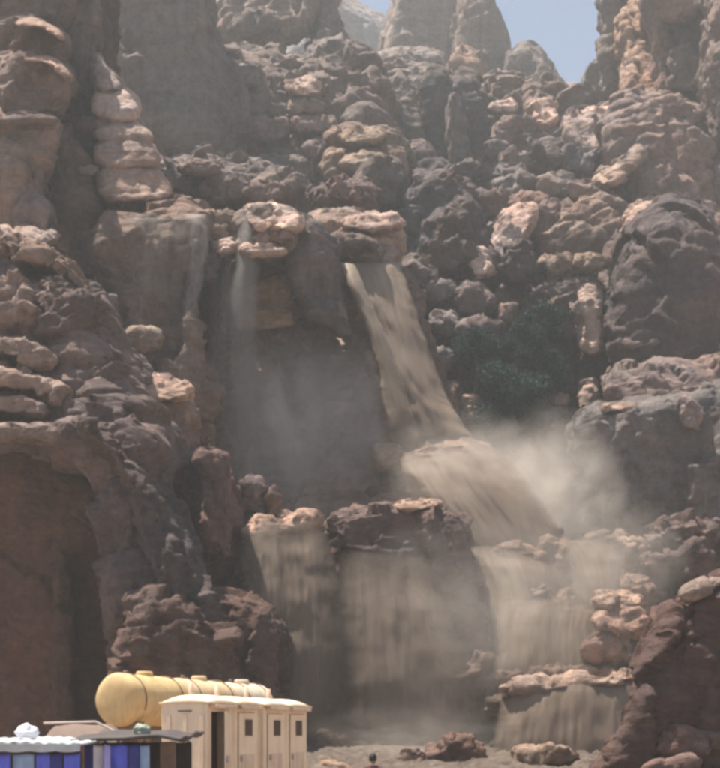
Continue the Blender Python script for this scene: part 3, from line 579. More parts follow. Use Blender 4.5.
rock('rib', [(416, 508), (440, 506), (458, 540), (480, 600), (494, 660), (486, 700), (466, 690), (450, 640), (432, 580)], 49.5, T=2, p=4.16, tint=(.78, .7, .7), parent=lb, nz=.3, fq=.4, st=.25, lay=1.2, seed=154)
rock('rib', [(444, 512), (458, 514), (472, 560), (470, 590), (456, 570), (446, 540)], 48.2, T=1.2, tint=(.55, .48, .5), parent=lb, nz=.2, fq=.5, st=.1, seed=155)
rock('rib', [(326, 540), (352, 548), (358, 640), (362, 800), (322, 800), (322, 640)], 50.5, T=1.6, p=4.16, tint=(.72, .6, .54), parent=lb, nz=.3, fq=.4, st=.2, fl=.4, seed=156)
rock('rib', [(278, 545), (310, 545), (312, 590), (290, 600), (276, 580)], 49.9, T=.7, tint=(.55, .5, .44), parent=lb, nz=.15, fq=.5, st=.05, seed=157)  # dark piece painting the shade of a recess
for k, (u, v, wd, h, tn) in enumerate([(238, 500, 12, 26, (.7, .6, .55)), (272, 500, 14, 30, (.62, .56, .52)), (236, 560, 40, 50, (.95, .75, .66)), (262, 610, 44, 70, (.9, .72, .64)), (392, 700, 44, 14, (1.1, 1, .95)), (254, 486, 20, 20, MAUVE)]):
    lump('ledge', u, v, wd, h, 50.5, lb, tint=tn, T=1.2, seed=k + 158)
# mound under the main fall and the boulders it breaks over
mm = formation('flood_mound', 'rounded rock mound where the main muddy fall lands')
rock('rock_mass', [(380, 470), (400, 448), (440, 438), (482, 440), (508, 470), (534, 505), (545, 560), (450, 560), (396, 520)], 59, T=4, p=3.84, tint=(1.0, .88, .74), parent=mm, nz=.5, fq=.25, st=.25, lay=1.6, seed=170)
lump('ledge', 386, 456, 24, 26, 56, mm, tint=(1.3, 1.2, 1.05), T=1.2, seed=2)
rc = formation('rock_cascade', 'stepped boulders washed by muddy water at lower right')
casc = [(516, 580, 62, 60, 52, (.85, .74, .62)), (560, 575, 54, 56, 52.5, (.95, .84, .7)), (605, 560, 60, 40, 54, (1.05, .92, .8)), (540, 620, 60, 60, 50, (.95, .85, .76)), (592, 640, 60, 70, 49.5, (1.05, .92, .8)),
        (480, 690, 60, 60, 47.5, (.85, .75, .68)), (535, 720, 60, 60, 45.5, (.75, .66, .58)), (590, 718, 60, 60, 46, (1.0, .9, .8)), (635, 610, 50, 60, 51, (.9, .8, .76)), 
        (505, 640, 40, 80, 50.5, (.88, .78, .74)), (555, 680, 110, 26, 47.5, (1, .9, .8)), (324, 752, 50, 40, 46.5, (.75, .64, .58))]
for k, (u, v, wd, h, Yd, tn) in enumerate(casc):
    lump('boulder', u, v, wd, h, Yd, rc, tint=tn, seed=k + 180)
rock('ledge', [(500, 686), (520, 678), (570, 675), (642, 672), (644, 682), (580, 688), (510, 692)], 45.4, T=1.8, B=3, tint=(2.0, 1.85, 1.65), parent=rc, nz=.1, fq=.6, st=.05, seed=203, wp=.15)  # bright lip: sunlight on the ledge top painted by tint
rock('ledge', [(590, 600), (600, 593), (640, 594), (644, 606), (610, 612)], 48, T=2, tint=(2.0, 1.75, 1.5), parent=rc, nz=.12, fq=.6, st=.1, seed=200)  # this step and the next have sunlight painted into their tints
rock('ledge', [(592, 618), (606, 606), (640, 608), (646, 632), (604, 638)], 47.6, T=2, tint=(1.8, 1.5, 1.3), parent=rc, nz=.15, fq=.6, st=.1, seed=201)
rock('ledge', [(584, 646), (600, 636), (622, 636), (620, 660), (588, 662)], 47, T=1.6, tint=(1.2, .95, .85), parent=rc, nz=.12, fq=.6, st=.1, seed=202)

fr = formation('near_crag', 'dark reddish crag rising at the lower right corner')
rock('rock_mass', [(800, 560), (724, 574), (696, 588), (674, 604), (664, 634), (656, 662), (640, 692), (618, 734), (590, 772), (590, 830), (800, 830)], 34, T=3, B=6, p=4.48, tint=(.52, .4, .38), parent=fr, nz=.4, fq=.35, st=.3, lay=1.0, fa=.14, fb=.07, wp=.3, seed=210)
rock('ledge', [(682, 592), (700, 582), (722, 574), (730, 580), (704, 592), (688, 598)], 32.2, T=.9, tint=(1.4, 1.3, 1.2), parent=fr, nz=.08, fq=.8, st=0, seed=211)
rock('ledge', [(640, 735), (700, 728), (740, 734), (740, 752), (660, 754)], 31.6, T=1, tint=(.8, .62, .58), parent=fr, nz=.12, fq=.8, st=.1, seed=212)
rock('ledge', [(640, 766), (690, 756), (700, 762), (690, 776), (644, 778)], 31, T=.8, tint=(1.0, .8, .75), parent=fr, nz=.1, fq=.8, st=.05, seed=213)
o = lump('boulder', 688, 553, 76, 62, 54, None, tint=(.6, .56, .58), seed=220, T=3); tag(o, 'large dark round boulder above the near right crag', 'boulder')
o = lump('boulder', 628, 546, 40, 18, 54.5, None, tint=(1.3, 1.2, 1.1), seed=221, T=1.5); tag(o, 'small pale flat boulder under the smooth grey cliff', 'boulder')
o = lump('boulder', 546, 532, 30, 14, 55, None, tint=(1.3, 1.2, 1.05), seed=222, T=1.2); tag(o, 'small pale boulder in the spray right of the main fall', 'boulder')
print('ROCK TRIS', TRI[0])

# ------------------------------------------------------------------ falling water
def sheet(name, left, right, Y0, Y1, mat, label, thick=0.35, amp=0.5, nu=70, nv=150, seed=0, topfade=0.0, side=0.16, bow=0.25):
    L, R = np.array(left, float), np.array(right, float)
    tt = np.linspace(0, 1, nv)
    def curve(P):
        k = np.linspace(0, 1, len(P)); c = [np.interp(tt, k, P[:, j]) for j in (0, 1)]
        for _ in range(6):
            for q in c: q[1:-1] = 0.25 * q[:-2] + 0.5 * q[1:-1] + 0.25 * q[2:]
        return np.stack(c, 1)
    Lc, Rc = curve(L), curve(R)
    uu = np.linspace(0, 1, nu)
    px = Lc[None] * (1 - uu)[:, None, None] + Rc[None] * uu[:, None, None]
    Yd = (Y0 + (Y1 - Y0) * np.sqrt(tt))[None, :] + bow * ((2 * uu - 1) ** 2)[:, None] * 2
    Yd = Yd + 0 * px[..., 0]
    wid = np.abs(Rc[:, 0] - Lc[:, 0]).mean() / F * Y0
    U = (uu[:, None] * wid) * np.ones_like(Yd); W = (tt[None, :] * np.abs(Lc[-1, 1] - Lc[0, 1]) / F * Y0) * np.ones_like(Yd)
    f = amp * (0.45 * fbm(U.ravel() * 0.9, W.ravel() * .10, U.ravel() * 0 + seed, 5, seed, .6).reshape(U.shape) + 0.5 * fbm(U.ravel() * .5, W.ravel() * .35, U.ravel() * 0, 3, seed + 3).reshape(U.shape))
    hang = np.clip(tt / 0.08, 0.15, 1)[None, :]
    front, back = Yd + f * hang, Yd + f * hang + thick * (1.2 - (2 * uu - 1)[:, None] ** 2)
    jit = 6.0 * fbm(W.ravel() * .8, U.ravel() * 0, U.ravel() * 0 + 7, 4, seed + 5, .6).reshape(U.shape) * (np.abs(2 * uu - 1) ** 2)[:, None]
    def world(D):
        u = px[..., 0] + jit
        return np.stack([(u - UC) / F * D, D, EYE + (VH - px[..., 1]) / F * D], -1)
    ring = np.concatenate([world(front), world(back)[::-1]], 0)
    P = np.concatenate([ring, ring[:1]], 0)
    me = grid_mesh(name, P)
    e = np.clip((1 - np.abs(2 * uu - 1)) / side, 0, 1)[:, None] * np.clip((1 - tt) / 0.22, 0, 1)[None, :]
    if topfade: e = e * np.clip(tt / topfade, 0, 1)[None, :]
    e = np.concatenate([e, e[::-1], e[:1]], 0) ** 0.8
    at_ = me.attributes.new('edge', 'FLOAT', 'POINT'); at_.data.foreach_set('value', e.reshape(-1).astype(np.float32))
    o = link(name, me, mat); tag(o, label, kind='structure'); return o
sheet('waterfall', [(340, 263), (350, 288), (366, 325), (380, 370), (388, 410), (390, 456)], [(400, 262), (412, 300), (430, 350), (450, 400), (468, 432), (482, 462)], 60.2, 57.0, MUD_FALL,
      'broad brown muddy main fall pouring right of the overhang', amp=.7, seed=1, side=.12)
sheet('waterfall', [(338, 262), (346, 286), (364, 322), (376, 366), (384, 405), (388, 440)], [(356, 264), (366, 292), (386, 334), (400, 376), (414, 410), (424, 445)], 58.6, 56.0, MUD_PALE,
      'pale left strand of the main muddy fall', amp=.5, seed=2, side=.2, nu=40)
sheet('waterfall', [(212, 256), (210, 300), (206, 380), (204, 450), (206, 512)], [(252, 258), (256, 300), (260, 380), (268, 450), (276, 514)], 56.5, 54.5, VEIL,
      'thin grey veil of water falling from the overhanging lip', amp=.6, seed=3, side=.3)
sheet('waterfall', [(236, 330), (234, 380), (234, 440), (232, 512)], [(372, 330), (384, 380), (392, 440), (398, 512)], 58.0, 55.5, VEIL,
      'broad misty veil spreading under the overhang', amp=.7, seed=4, side=.3, topfade=.4)
sheet('waterfall', [(238, 208), (238, 235), (232, 275), (222, 340)], [(258, 208), (258, 235), (259, 275), (262, 342)], 55.6, 53.4, VEIL,
      'narrow gush of water running over the pale lip', amp=.2, nu=24, nv=60, seed=5, side=.5, topfade=.2)
sheet('waterfall', [(184, 215), (184, 250), (182, 300), (178, 350)], [(208, 214), (206, 250), (198, 300), (194, 350)], 53.6, 52.2, VEIL,
      'thin grey fall down the slot left of the lip', amp=.3, nu=34, seed=6, side=.3)
sheet('waterfall', [(126, 218), (130, 240), (134, 270), (138, 304)], [(196, 218), (192, 240), (186, 270), (180, 306)], 52.6, 51.8, MUD_DARK,
      'dark brown film of water on the upper left column', amp=.35, seed=7, side=.25)
sheet('waterfall', [(240, 522), (240, 580), (238, 650), (230, 770)], [(326, 520), (340, 580), (348, 650), (352, 770)], 47.3, 45.2, MUD_THIN,
      'muddy water sheeting down the left of the lower crag', amp=.5, seed=8, side=.55, topfade=.2)
sheet('waterfall', [(338, 550), (336, 620), (334, 690), (330, 772)], [(436, 556), (456, 620), (474, 680), (500, 772)], 47.4, 45.0, MUD_THIN,
      'beige muddy fall down the front of the lower crag', amp=.5, seed=9, side=.55, topfade=.25)
sheet('waterfall', [(386, 452), (392, 474), (408, 500), (430, 530), (446, 560)], [(500, 446), (520, 472), (540, 500), (562, 530), (580, 566)], 54.6, 51.4, MUD_FALL,
      'muddy torrent bursting over the mound below the main fall', amp=.9, seed=10, side=.35, topfade=.2, bow=.8)
sheet('waterfall', [(452, 545), (462, 565), (474, 600), (480, 640)], [(545, 545), (560, 570), (566, 600), (562, 644)], 50.8, 48.2, MUD_THIN,
      'brown water spilling over the rounded boulders below the torrent', amp=.9, seed=13, side=.4, topfade=.3, bow=.8)
sheet('waterfall', [(556, 540), (566, 560), (574, 590), (580, 610)], [(612, 538), (622, 560), (626, 590), (624, 612)], 50.6, 48.6, MUD_THIN,
      'short brown spill between the pale boulders at right', amp=.7, seed=14, side=.4, topfade=.3, bow=.6)
sheet('waterfall', [(498, 684), (498, 710), (494, 740), (488, 780)], [(640, 677), (640, 710), (642, 740), (642, 780)], 44.2, 42.8, MUD_FALL,
      'wide low fall dropping from the bright ledge at lower right', amp=.5, seed=11, side=.2, topfade=.1)
sheet('waterfall', [(500, 600), (496, 630), (494, 660), (490, 688)], [(600, 596), (596, 630), (600, 660), (606, 690)], 47.6, 45.4, MUD_THIN,
      'muddy cascade between the boulders above the bright ledge', amp=.6, seed=12, side=.25, topfade=.2)

def build_flood():
    xs, ys = np.linspace(-8, 22, 220), np.linspace(27, 52, 200)
    X, Yy = np.meshgrid(xs, ys, indexing='ij')
    Z = -0.2 + 1.35 * np.clip((Yy - 30) / 17, 0, 1) + 0.42 * (.5 - np.abs(fbm(X.ravel() * .8, Yy.ravel() * .55, X.ravel() * 0, 5, 3, .6)) * 1.6).reshape(X.shape) - 1.2 * np.clip((-2.5 - X) / 3, 0, 1)
    m, t, o = nodes('flood_water'); g = t.nodes.new('ShaderNodeNewGeometry')
    c = mix(t, (0.15, 0.11, 0.082), (0.22, 0.165, 0.125), ramp(t, noise(t, g.outputs['Position'], 1.2, 5, .6, .8), [(.4, 0), (.7, 1)]))
    b = N(t, 'ShaderNodeBsdfPrincipled', Roughness=0.4); t.links.new(c, b.inputs['Base Color'])
    t.links.new(bump(t, noise(t, g.outputs['Position'], 2.2, 6, .7, .8), 1.0, .3), b.inputs['Normal']); t.links.new(b.outputs[0], o.inputs[0])
    tag(link('flood_water', grid_mesh('flood_water', np.stack([X, Yy, Z], -1)), m), 'muddy flood water rushing along the foot of the cliff', kind='structure')
build_flood()

# ------------------------------------------------------------------ spray clouds
def spray(u, v, wpx, hpx, Y, dep, dens, label, seed=0, col=(.97, .89, .80)):
    bm = bmesh.new(); bmesh.ops.create_icosphere(bm, subdivisions=4, radius=1)
    me = bpy.data.meshes.new('spray'); bm.to_mesh(me); bm.free()
    m, t, o = nodes('spray_mist')
    tc = t.nodes.new('ShaderNodeTexCoord')
    ln = t.nodes.new('ShaderNodeVectorMath'); ln.operation = 'LENGTH'; t.links.new(tc.outputs['Object'], ln.inputs[0])
    wn = t.nodes.new('ShaderNodeTexNoise'); wn.inputs['Scale'].default_value = 1.6; wn.inputs['Detail'].default_value = 3; t.links.new(tc.outputs['Object'], wn.inputs['Vector'])
    ad = t.nodes.new('ShaderNodeMath'); ad.operation = 'MULTIPLY_ADD'; ad.inputs[1].default_value = .55; t.links.new(wn.outputs[0], ad.inputs[0]); t.links.new(ln.outputs['Value'], ad.inputs[2])
    fall = ramp(t, ad.outputs[0], [(0.3, 1.0), (1.0, 0.0)]); ln.inputs[0].default_value
    n = ramp(t, noise(t, mapped(t, tc.outputs['Object'], (1, 1, 1)), 2.1 + seed * .13, 4, .6, .9), [(.36, 0.05), (.66, 1.0)])
    mm_ = t.nodes.new('ShaderNodeMath'); mm_.operation = 'MULTIPLY'; t.links.new(fall, mm_.inputs[0]); t.links.new(n, mm_.inputs[1])
    m2 = t.nodes.new('ShaderNodeMath'); m2.operation = 'MULTIPLY'; m2.inputs[1].default_value = dens; t.links.new(mm_.outputs[0], m2.inputs[0])
    vv = N(t, 'ShaderNodeVolumePrincipled'); vv.inputs['Color'].default_value = col + (1,)
    t.links.new(m2.outputs[0], vv.inputs['Density']); t.links.new(vv.outputs[0], o.inputs['Volume'])
    ob = link('spray', me, m); ob.location = at(u, v, Y); ob.scale = (wpx / 2 / F * Y, dep, hpx / 2 / F * Y)
    tag(ob, label, kind='stuff')
spray(546, 490, 240, 220, 55.5, 5.0, .6, 'pale spray cloud drifting right of the main fall', 1)
spray(470, 480, 290, 190, 53.6, 4.0, .55, 'brown spray billowing at the foot of the main fall', 2)
spray(300, 430, 260, 280, 55.5, 3.0, .5, 'grey mist hanging in the hollow under the overhang', 3, (.95, .92, .89))
spray(500, 620, 460, 330, 46.0, 4.0, .26, 'brown mist drifting over the lower crag and cascade', 4)
spray(420, 740, 330, 110, 42.5, 3.0, .24, 'low mist rising off the flood at the bottom', 5)
spray(610, 560, 240, 200, 49.0, 3.5, .32, 'dusty mist veiling the pale ledges at lower right', 6)

# ------------------------------------------------------------------ small mesh toolkit
class MB:
    def __init__(s): s.bm = bmesh.new()
    def box(s, x0, x1, y0, y1, z0, z1, bev=0.0, M=None):
        r = bmesh.ops.create_cube(s.bm, size=1)['verts']
        for v in r: v.co = Vector(((x0 + x1) / 2 + v.co.x * (x1 - x0), (y0 + y1) / 2 + v.co.y * (y1 - y0), (z0 + z1) / 2 + v.co.z * (z1 - z0)))
        if bev:
            e = list({e for v in r for e in v.link_edges})
            g = bmesh.ops.bevel(s.bm, geom=e, offset=bev, segments=2, affect='EDGES', profile=.6); r = list({v for f in g['faces'] for v in f.verts} | {v for v in r if v.is_valid})
        if M is not None: bmesh.ops.transform(s.bm, matrix=M, verts=r)
        return s
    def tube(s, pts, rad, n=10, cap=True):
        pts = [Vector(p) for p in pts]; rings = []
        for i, p in enumerate(pts):
            d = (pts[min(i + 1, len(pts) - 1)] - pts[max(i - 1, 0)]).normalized()
            a = d.orthogonal().normalized(); b2 = d.cross(a); r = rad[i] if isinstance(rad, (list, tuple)) else rad
            if rings:
                pa = (rings[-1][0].co - pts[i - 1]); a = (pa - d * pa.dot(d)).normalized(); b2 = d.cross(a)
            rings.append([s.bm.verts.new(p + (a * math.cos(2 * math.pi * k / n) + b2 * math.sin(2 * math.pi * k / n)) * r) for k in range(n)])
        for A, B in zip(rings, rings[1:]):
            for k in range(n): s.bm.faces.new((A[k], A[(k + 1) % n], B[(k + 1) % n], B[k]))
        if cap: s.bm.faces.new(rings[0][::-1]); s.bm.faces.new(rings[-1])
        return s
    def lathe_x(s, prof, n=40, c=(0, 0, 0)):        # profile (x, r) turned about the X axis
        rings = []
        for x, r in prof:
            rings.append([s.bm.verts.new((c[0] + x, c[1] + r * math.cos(2 * math.pi * k / n), c[2] + r * math.sin(2 * math.pi * k / n))) for k in range(n)])
        for A, B in zip(rings, rings[1:]):
            for k in range(n): s.bm.faces.new((A[k], B[k], B[(k + 1) % n], A[(k + 1) % n]))
        s.bm.faces.new(rings[0]); s.bm.faces.new(rings[-1][::-1]); return s
    def quad(s, a, b, c, d): s.bm.faces.new([s.bm.verts.new(p) for p in (a, b, c, d)]); return s
    def build(s, name, mat, parent=None, smooth=False, loc=None, rz=None):
        bmesh.ops.recalc_face_normals(s.bm, faces=s.bm.faces)
        me = bpy.data.meshes.new(name); s.bm.to_mesh(me); s.bm.free()
        if smooth: me.polygons.foreach_set('use_smooth', [True] * len(me.polygons))
        o = link(name, me, mat, parent)
        if loc is not None: o.location = loc
        if rz is not None: o.rotation_euler[2] = rz
        return o

# ------------------------------------------------------------------ portable toilets
CREAM = grimy('cream_plastic', (0.92, 0.72, 0.51), .6, (.62, .45, .31)); CREAM2 = grimy('cream_trim', (0.78, 0.58, 0.42), .6, (.36, .25, .17))
INSIDE = plain('dark_interior', (0.10, 0.06, 0.04), .8); METAL = plain('dull_metal', (0.35, 0.33, 0.31), .45, .2, 5, metal=.7)  # dark interior: shade inside booths and vents painted as dark brown
RZ = math.radians(64); D = Vector((math.cos(RZ), math.sin(RZ), 0)); A0 = Vector((-3.0, 21.6, 0)); BW = 0.97
def toilet(off, label, ajar=0.0, vent=True, side_slot=False):
    t = empty('portable_toilet', A0 + D * off, RZ); w_, dp, h = BW - .015, 1.1, 2.24
    tag(t, label, 'toilet', 'portable toilets in a row')
    MB().box(0, w_, .02, dp, 0, .14, .015).build('base', CREAM2, t)
    bd = MB()
    bd.box(0, .05, .0, dp, .141, h, .02); bd.box(w_ - .05, w_, .0, dp, .141, h, .02); bd.box(.051, w_ - .051, dp - .05, dp, .141, h)
    bd.box(.051, .15, .0, .06, .141, h, .012); bd.box(w_ - .15, w_ - .051, .0, .06, .141, h, .012); bd.box(.151, w_ - .151, .0, .06, 2.06, h, .01)
    body = bd.build('wall', CREAM, t)
    for y in (.12, .52, .92): MB().box(-.022, -.001, y - .05, y + .05, .3, 2.0, .008).build('rib', CREAM, body)
    MB().box(.151, w_ - .151, .3, .34, .15, 2.2).build('inner_shade_sheet', INSIDE, t)  # dark sheet standing in for the shade inside the booth
    r = MB(); n = 8
    P = np.array([[[x, y, h + .012 + .16 * (1 - (2 * (x + .04) / (w_ + .08) - 1) ** 4) * (1 - abs((y + .12) / (dp + .16) * 2 - 1) ** 3)] for y in np.linspace(-.12, dp + .04, 14)] for x in np.linspace(-.035, w_ + .035, 14)])
    roof = link('roof', grid_mesh('roof', P), CREAM, t)
    sm_ = roof.modifiers.new('thick', 'SOLIDIFY'); sm_.thickness = .05; sm_.offset = -1
    MB().box(.08, w_ - .08, -.17, -.005, 2.13, 2.2, .02).build('awning', CREAM2, t)
    MB().tube([(w_ * .75, dp * .8, h), (w_ * .75, dp * .8, h + .42)], .05, 12).build('vent_pipe', CREAM2, roof, True)
    door = empty('door', (w_ - .155, -.004, 0)); door.parent = t; door.rotation_euler[2] = ajar
    dw = w_ - .31
    MB().box(-dw, 0, -.03, 0, .16, 2.055, .01).build('leaf', CREAM, door)
    MB().box(-dw + .06, -.06, -.042, -.031, .3, 1.2, .005).build('panel', CREAM2, door)
    if vent: MB().box(-dw * .66, -dw * .24, -.05, -.031, 1.58, 1.92, .006).build('vent', INSIDE, door)
    MB().box(-dw + .03, -dw + .09, -.06, -.031, 1.05, 1.17, .008).build('handle', METAL, door)
    if side_slot: MB().box(-.03, -.0225, .35, .68, 2.06, 2.085).build('slot', INSIDE, body)
    return t
toilet(0, 'nearest cream portable toilet with its door standing ajar', ajar=math.radians(24), vent=False, side_slot=True)
toilet(BW, 'second cream portable toilet from the near end, touching the open one')
toilet(2 * BW + .2, 'third cream portable toilet, just past the gap in the row')
toilet(3 * BW + .2, 'farthest cream portable toilet at the right end of the row')

# ------------------------------------------------------------------ water tanks
TY = grimy('yellow_tank', (0.68, 0.49, 0.24), .75, (.38, .22, .10)); TC = grimy('cream_tank', (0.76, 0.56, 0.33), .7, (.36, .23, .13))
RUST = plain('rusty_steel', (0.20, 0.12, 0.075), .8, .3, 4)
T0 = Vector((-5.5, 25.0, 0))
def tank(off, mat, label, L=1.95, R=.60, zc=2.40, k=0):
    t = empty('water_tank', T0 + D * off, RZ); tag(t, label, 'tank', 'water tanks behind the toilets')
    prof = [(-.20, .02)] + [(-.20 + .22 * (1 - math.cos(a)), R * math.sin(a) ** .55) for a in np.linspace(.25, 1.5, 8)]
    body = []
    for x in np.linspace(.06, L - .06, 40):
        body.append((x, R - .022 * (1 if (x * 4) % 1 < .22 else 0)))
    prof = prof + body + [(L + .20 - q, r) for q, r in [(.20 + .0 + (x_ + .2) - .2 - 0, r_) for x_, r_ in []]] + [(L + .05, R * .93), (L + .14, R * .75), (L + .19, R * .4), (L + .2, .02)]
    b_ = MB().lathe_x(prof, 48, (0, 0, zc)).build('shell', mat, t, True)
    co = np.empty(len(b_.data.vertices) * 3, np.float32); b_.data.vertices.foreach_get('co', co); co = co.reshape(-1, 3)   # dents
    k_ = 1 + .055 * fbm(co[:, 0] * 1.6 + off, co[:, 1] * 1.8, co[:, 2] * 1.8, 3, 4); co[:, 1] *= k_; co[:, 2] = zc + (co[:, 2] - zc) * k_
    b_.data.vertices.foreach_set('co', co.reshape(-1))
    MB().tube([(L * .5, 0, zc + R - .02), (L * .5, 0, zc + R + .05), (L * .5, 0, zc + R + .09)], [.2, .2, .17], 20).build('filler_cap', mat, b_, True)
    MB().tube([(L * .14, 0, zc + R - .02), (L * .14, 0, zc + R + .08)], .05, 12).build('breather', RUST, b_, True)
    for x in (.25, L - .25):
        c = MB(); c.box(x - .06, x + .06, -.5, .5, zc - R - .12, zc - R + .10, .01)
        for y in (-.42, .42): c.box(x - .05, x + .05, y - .05, y + .05, 0, zc - R - .121)
        c.build('cradle', RUST, t)
        MB().tube([(x, (R + .012) * math.cos(a), zc + (R + .012) * math.sin(a)) for a in np.linspace(-.4, math.pi + .4, 26)], .016, 6).build('strap', RUST, t)
    MB().box(.2, L - .2, -.46, -.40, .9, .98).build('brace', RUST, t)
    return t
tank(0, TY, 'big yellow drum water tank nearest the stalls')
tank(2.25, TC, 'middle yellowish water tank behind the nearest toilets')
tank(4.5, grimy('pale_tank', (0.80, 0.66, 0.48), .7, (.4, .29, .2)), 'farthest pale cream water tank behind the toilets', L=1.5)

# ------------------------------------------------------------------ market stalls
def cloth(name, x0, x1, ztop, zbot, y, mat, label, cat='cloth', seed=0, parent=None, amp=.06, grp=None):
    nx, nz_ = 26, 26; xs = np.linspace(x0, x1, nx); zs = np.linspace(ztop, zbot, nz_)
    X, Z = np.meshgrid(xs, zs, indexing='ij')
    dpt = amp * np.sin(X * 28 + seed) * (0.3 + .7 * (ztop - Z) / (ztop - zbot)) + .5 * amp * fbm(X.ravel() * 6, Z.ravel() * 3, X.ravel() * 0 + seed, 3, seed).reshape(X.shape)
    me = grid_mesh(name, np.stack([X, y + dpt, Z - .02 * np.abs(np.sin(X * 9 + seed))], -1))
    o = link(name, me, mat, parent); so = o.modifiers.new('t', 'SOLIDIFY'); so.thickness = .008
    if parent is None: tag(o, label, cat, grp)
    return o
WOOD = plain('weathered_wood', (0.16, 0.10, 0.07), .8, .25, 6, bmp=.3); TARP_DK = plain('dark_roofing', (0.07, 0.055, 0.05), .7, .3, 3)
TARP_GR = plain('grey_green_sheeting', (0.50, 0.52, 0.53), .6, .15, 3); CANVAS = plain('brown_canvas', (0.19, 0.13, 0.10), .85, .2, 4)
BLUE = plain('blue_cloth', (0.13, 0.16, 0.70), .8, .15, 6); NAVY = plain('navy_cloth', (0.06, 0.065, 0.26), .8, .15, 6)
LAV = plain('lavender_cloth', (0.48, 0.46, 0.90), .8, .12, 6); WHITE = plain('white_cloth', (0.82, 0.80, 0.84), .8, .08, 6); SKYB = plain('pale_blue_cloth', (0.30, 0.42, 0.60), .8, .12, 6)
GZ = -0.62
sa = empty('market_stall', (0, 0, 0)); tag(sa, 'market stall with thin dark roof hung with blue and white cloth', 'stall')
def X_(u, Y): return (u - UC) / F * Y
Ys = 16.0
xa0, xa1 = X_(78, Ys), X_(176, Ys)
for x in (xa0 + .05, xa1 - .05):
    for y in (Ys + .1, Ys + 1.5): MB().tube([(x, y, GZ), (x, y, 1.5)], .03, 8).build('post', WOOD, sa)
pr = [(xa0 - .08, 1.555), (xa0 + .3, 1.585), (xa0 + .7, 1.57), (xa1 - .25, 1.60), (xa1, 1.555), (xa1 + .08, 1.545), (xa1 + .15, 1.60)]
P = np.array([[[x, y, z + .02 * math.sin(y * 5 + x * 3) + .05 * (y - Ys)] for y in np.linspace(Ys - .12, Ys + 1.7, 14)] for x, z in zip(np.interp(np.linspace(0, 1, 40), np.linspace(0, 1, 7), [q[0] for q in pr]), np.interp(np.linspace(0, 1, 40), np.linspace(0, 1, 7), [q[1] for q in pr]))])
ro = link('roof', grid_mesh('roof', P), TARP_DK, sa); so = ro.modifiers.new('t', 'SOLIDIFY'); so.thickness = .05
MB().box(xa0, xa1, Ys + 1.45, Ys + 1.5, GZ, 1.48).build('back_wall', TARP_DK, sa)
MB().box(xa1 - .24, xa1 - .02, Ys + .04, Ys + .08, GZ, 1.5, .01).build('side_panel', WOOD, sa)
MB().box(xa0, xa1 - .3, Ys + .05, Ys + .5, GZ, .35, .02).build('counter', WOOD, sa)
for k, (u0, u1, m_, c_) in enumerate([(84, 93, NAVY, 'dark navy cloth hanging first from the left under the dark roof'), (93, 103, WHITE, 'white cloth hanging under the dark stall roof'), (104, 110, LAV, 'narrow lavender cloth beside the white one under the dark roof'),
                                        (111, 127, BLUE, 'wide bright blue cloth hanging under the dark stall roof'), (128, 139, NAVY, 'dark navy cloth right of the wide blue one'), (140, 149, SKYB, 'pale blue cloth hanging near the right end of the dark stall')]):
    cloth('hanging_cloth', X_(u0, Ys), X_(u1, Ys), 1.46, .2 + .1 * (k % 3), Ys + .02, m_, c_, 'cloth', k, grp='cloths hung in the stalls')
sb = empty('market_stall', (0, 0, 0)); tag(sb, 'market stall with pale grey roof edge at the far left', 'stall')
Yb = 15.2; xb0, xb1 = X_(-40, Yb), X_(84, Yb)
for x in (xb0 + .05, xb1 - .05):
    for y in (Yb + .1, Yb + 1.4): MB().tube([(x, y, GZ), (x, y, 1.46)], .03, 8).build('post', WOOD, sb)
P = np.array([[[x, y, 1.50 + .04 * (y - Yb) + .012 * math.sin(x * 38) + .01 * math.sin(x * 5)] for y in np.linspace(Yb - .1, Yb + 1.6, 12)] for x in np.linspace(xb0, xb1, 90)])
ro = link('roof', grid_mesh('roof', P), TARP_GR, sb); so = ro.modifiers.new('t', 'SOLIDIFY'); so.thickness = .03
cloth('valance', xb0, xb1 - .02, 1.49, 1.38, Yb - .11, TARP_GR, None, parent=sb, amp=.02)
MB().box(xb0, xb1, Yb + 1.35, Yb + 1.4, GZ, 1.44).build('back_wall', TARP_DK, sb)
MB().box(xb0, xb1, Yb + .05, Yb + .5, GZ, .3, .02).build('counter', WOOD, sb)
for k, (u0, u1, m_, c_) in enumerate([(-12, 10, BLUE, 'bright blue cloth at the left edge under the grey roof'), (12, 34, SKYB, 'pale blue cloth hanging under the grey stall roof'), (36, 50, BLUE, 'bright blue cloth hanging in the middle of the grey stall'), (51, 62, NAVY, 'navy cloth hanging under the grey roof'), (64, 80, BLUE, 'bright blue cloth at the right end of the grey stall')]):
    cloth('hanging_cloth', X_(u0, Yb), X_(u1, Yb), 1.34, .15 + .08 * (k % 3), Yb + .02, m_, c_, 'cloth', k + 9, grp='cloths hung in the stalls')
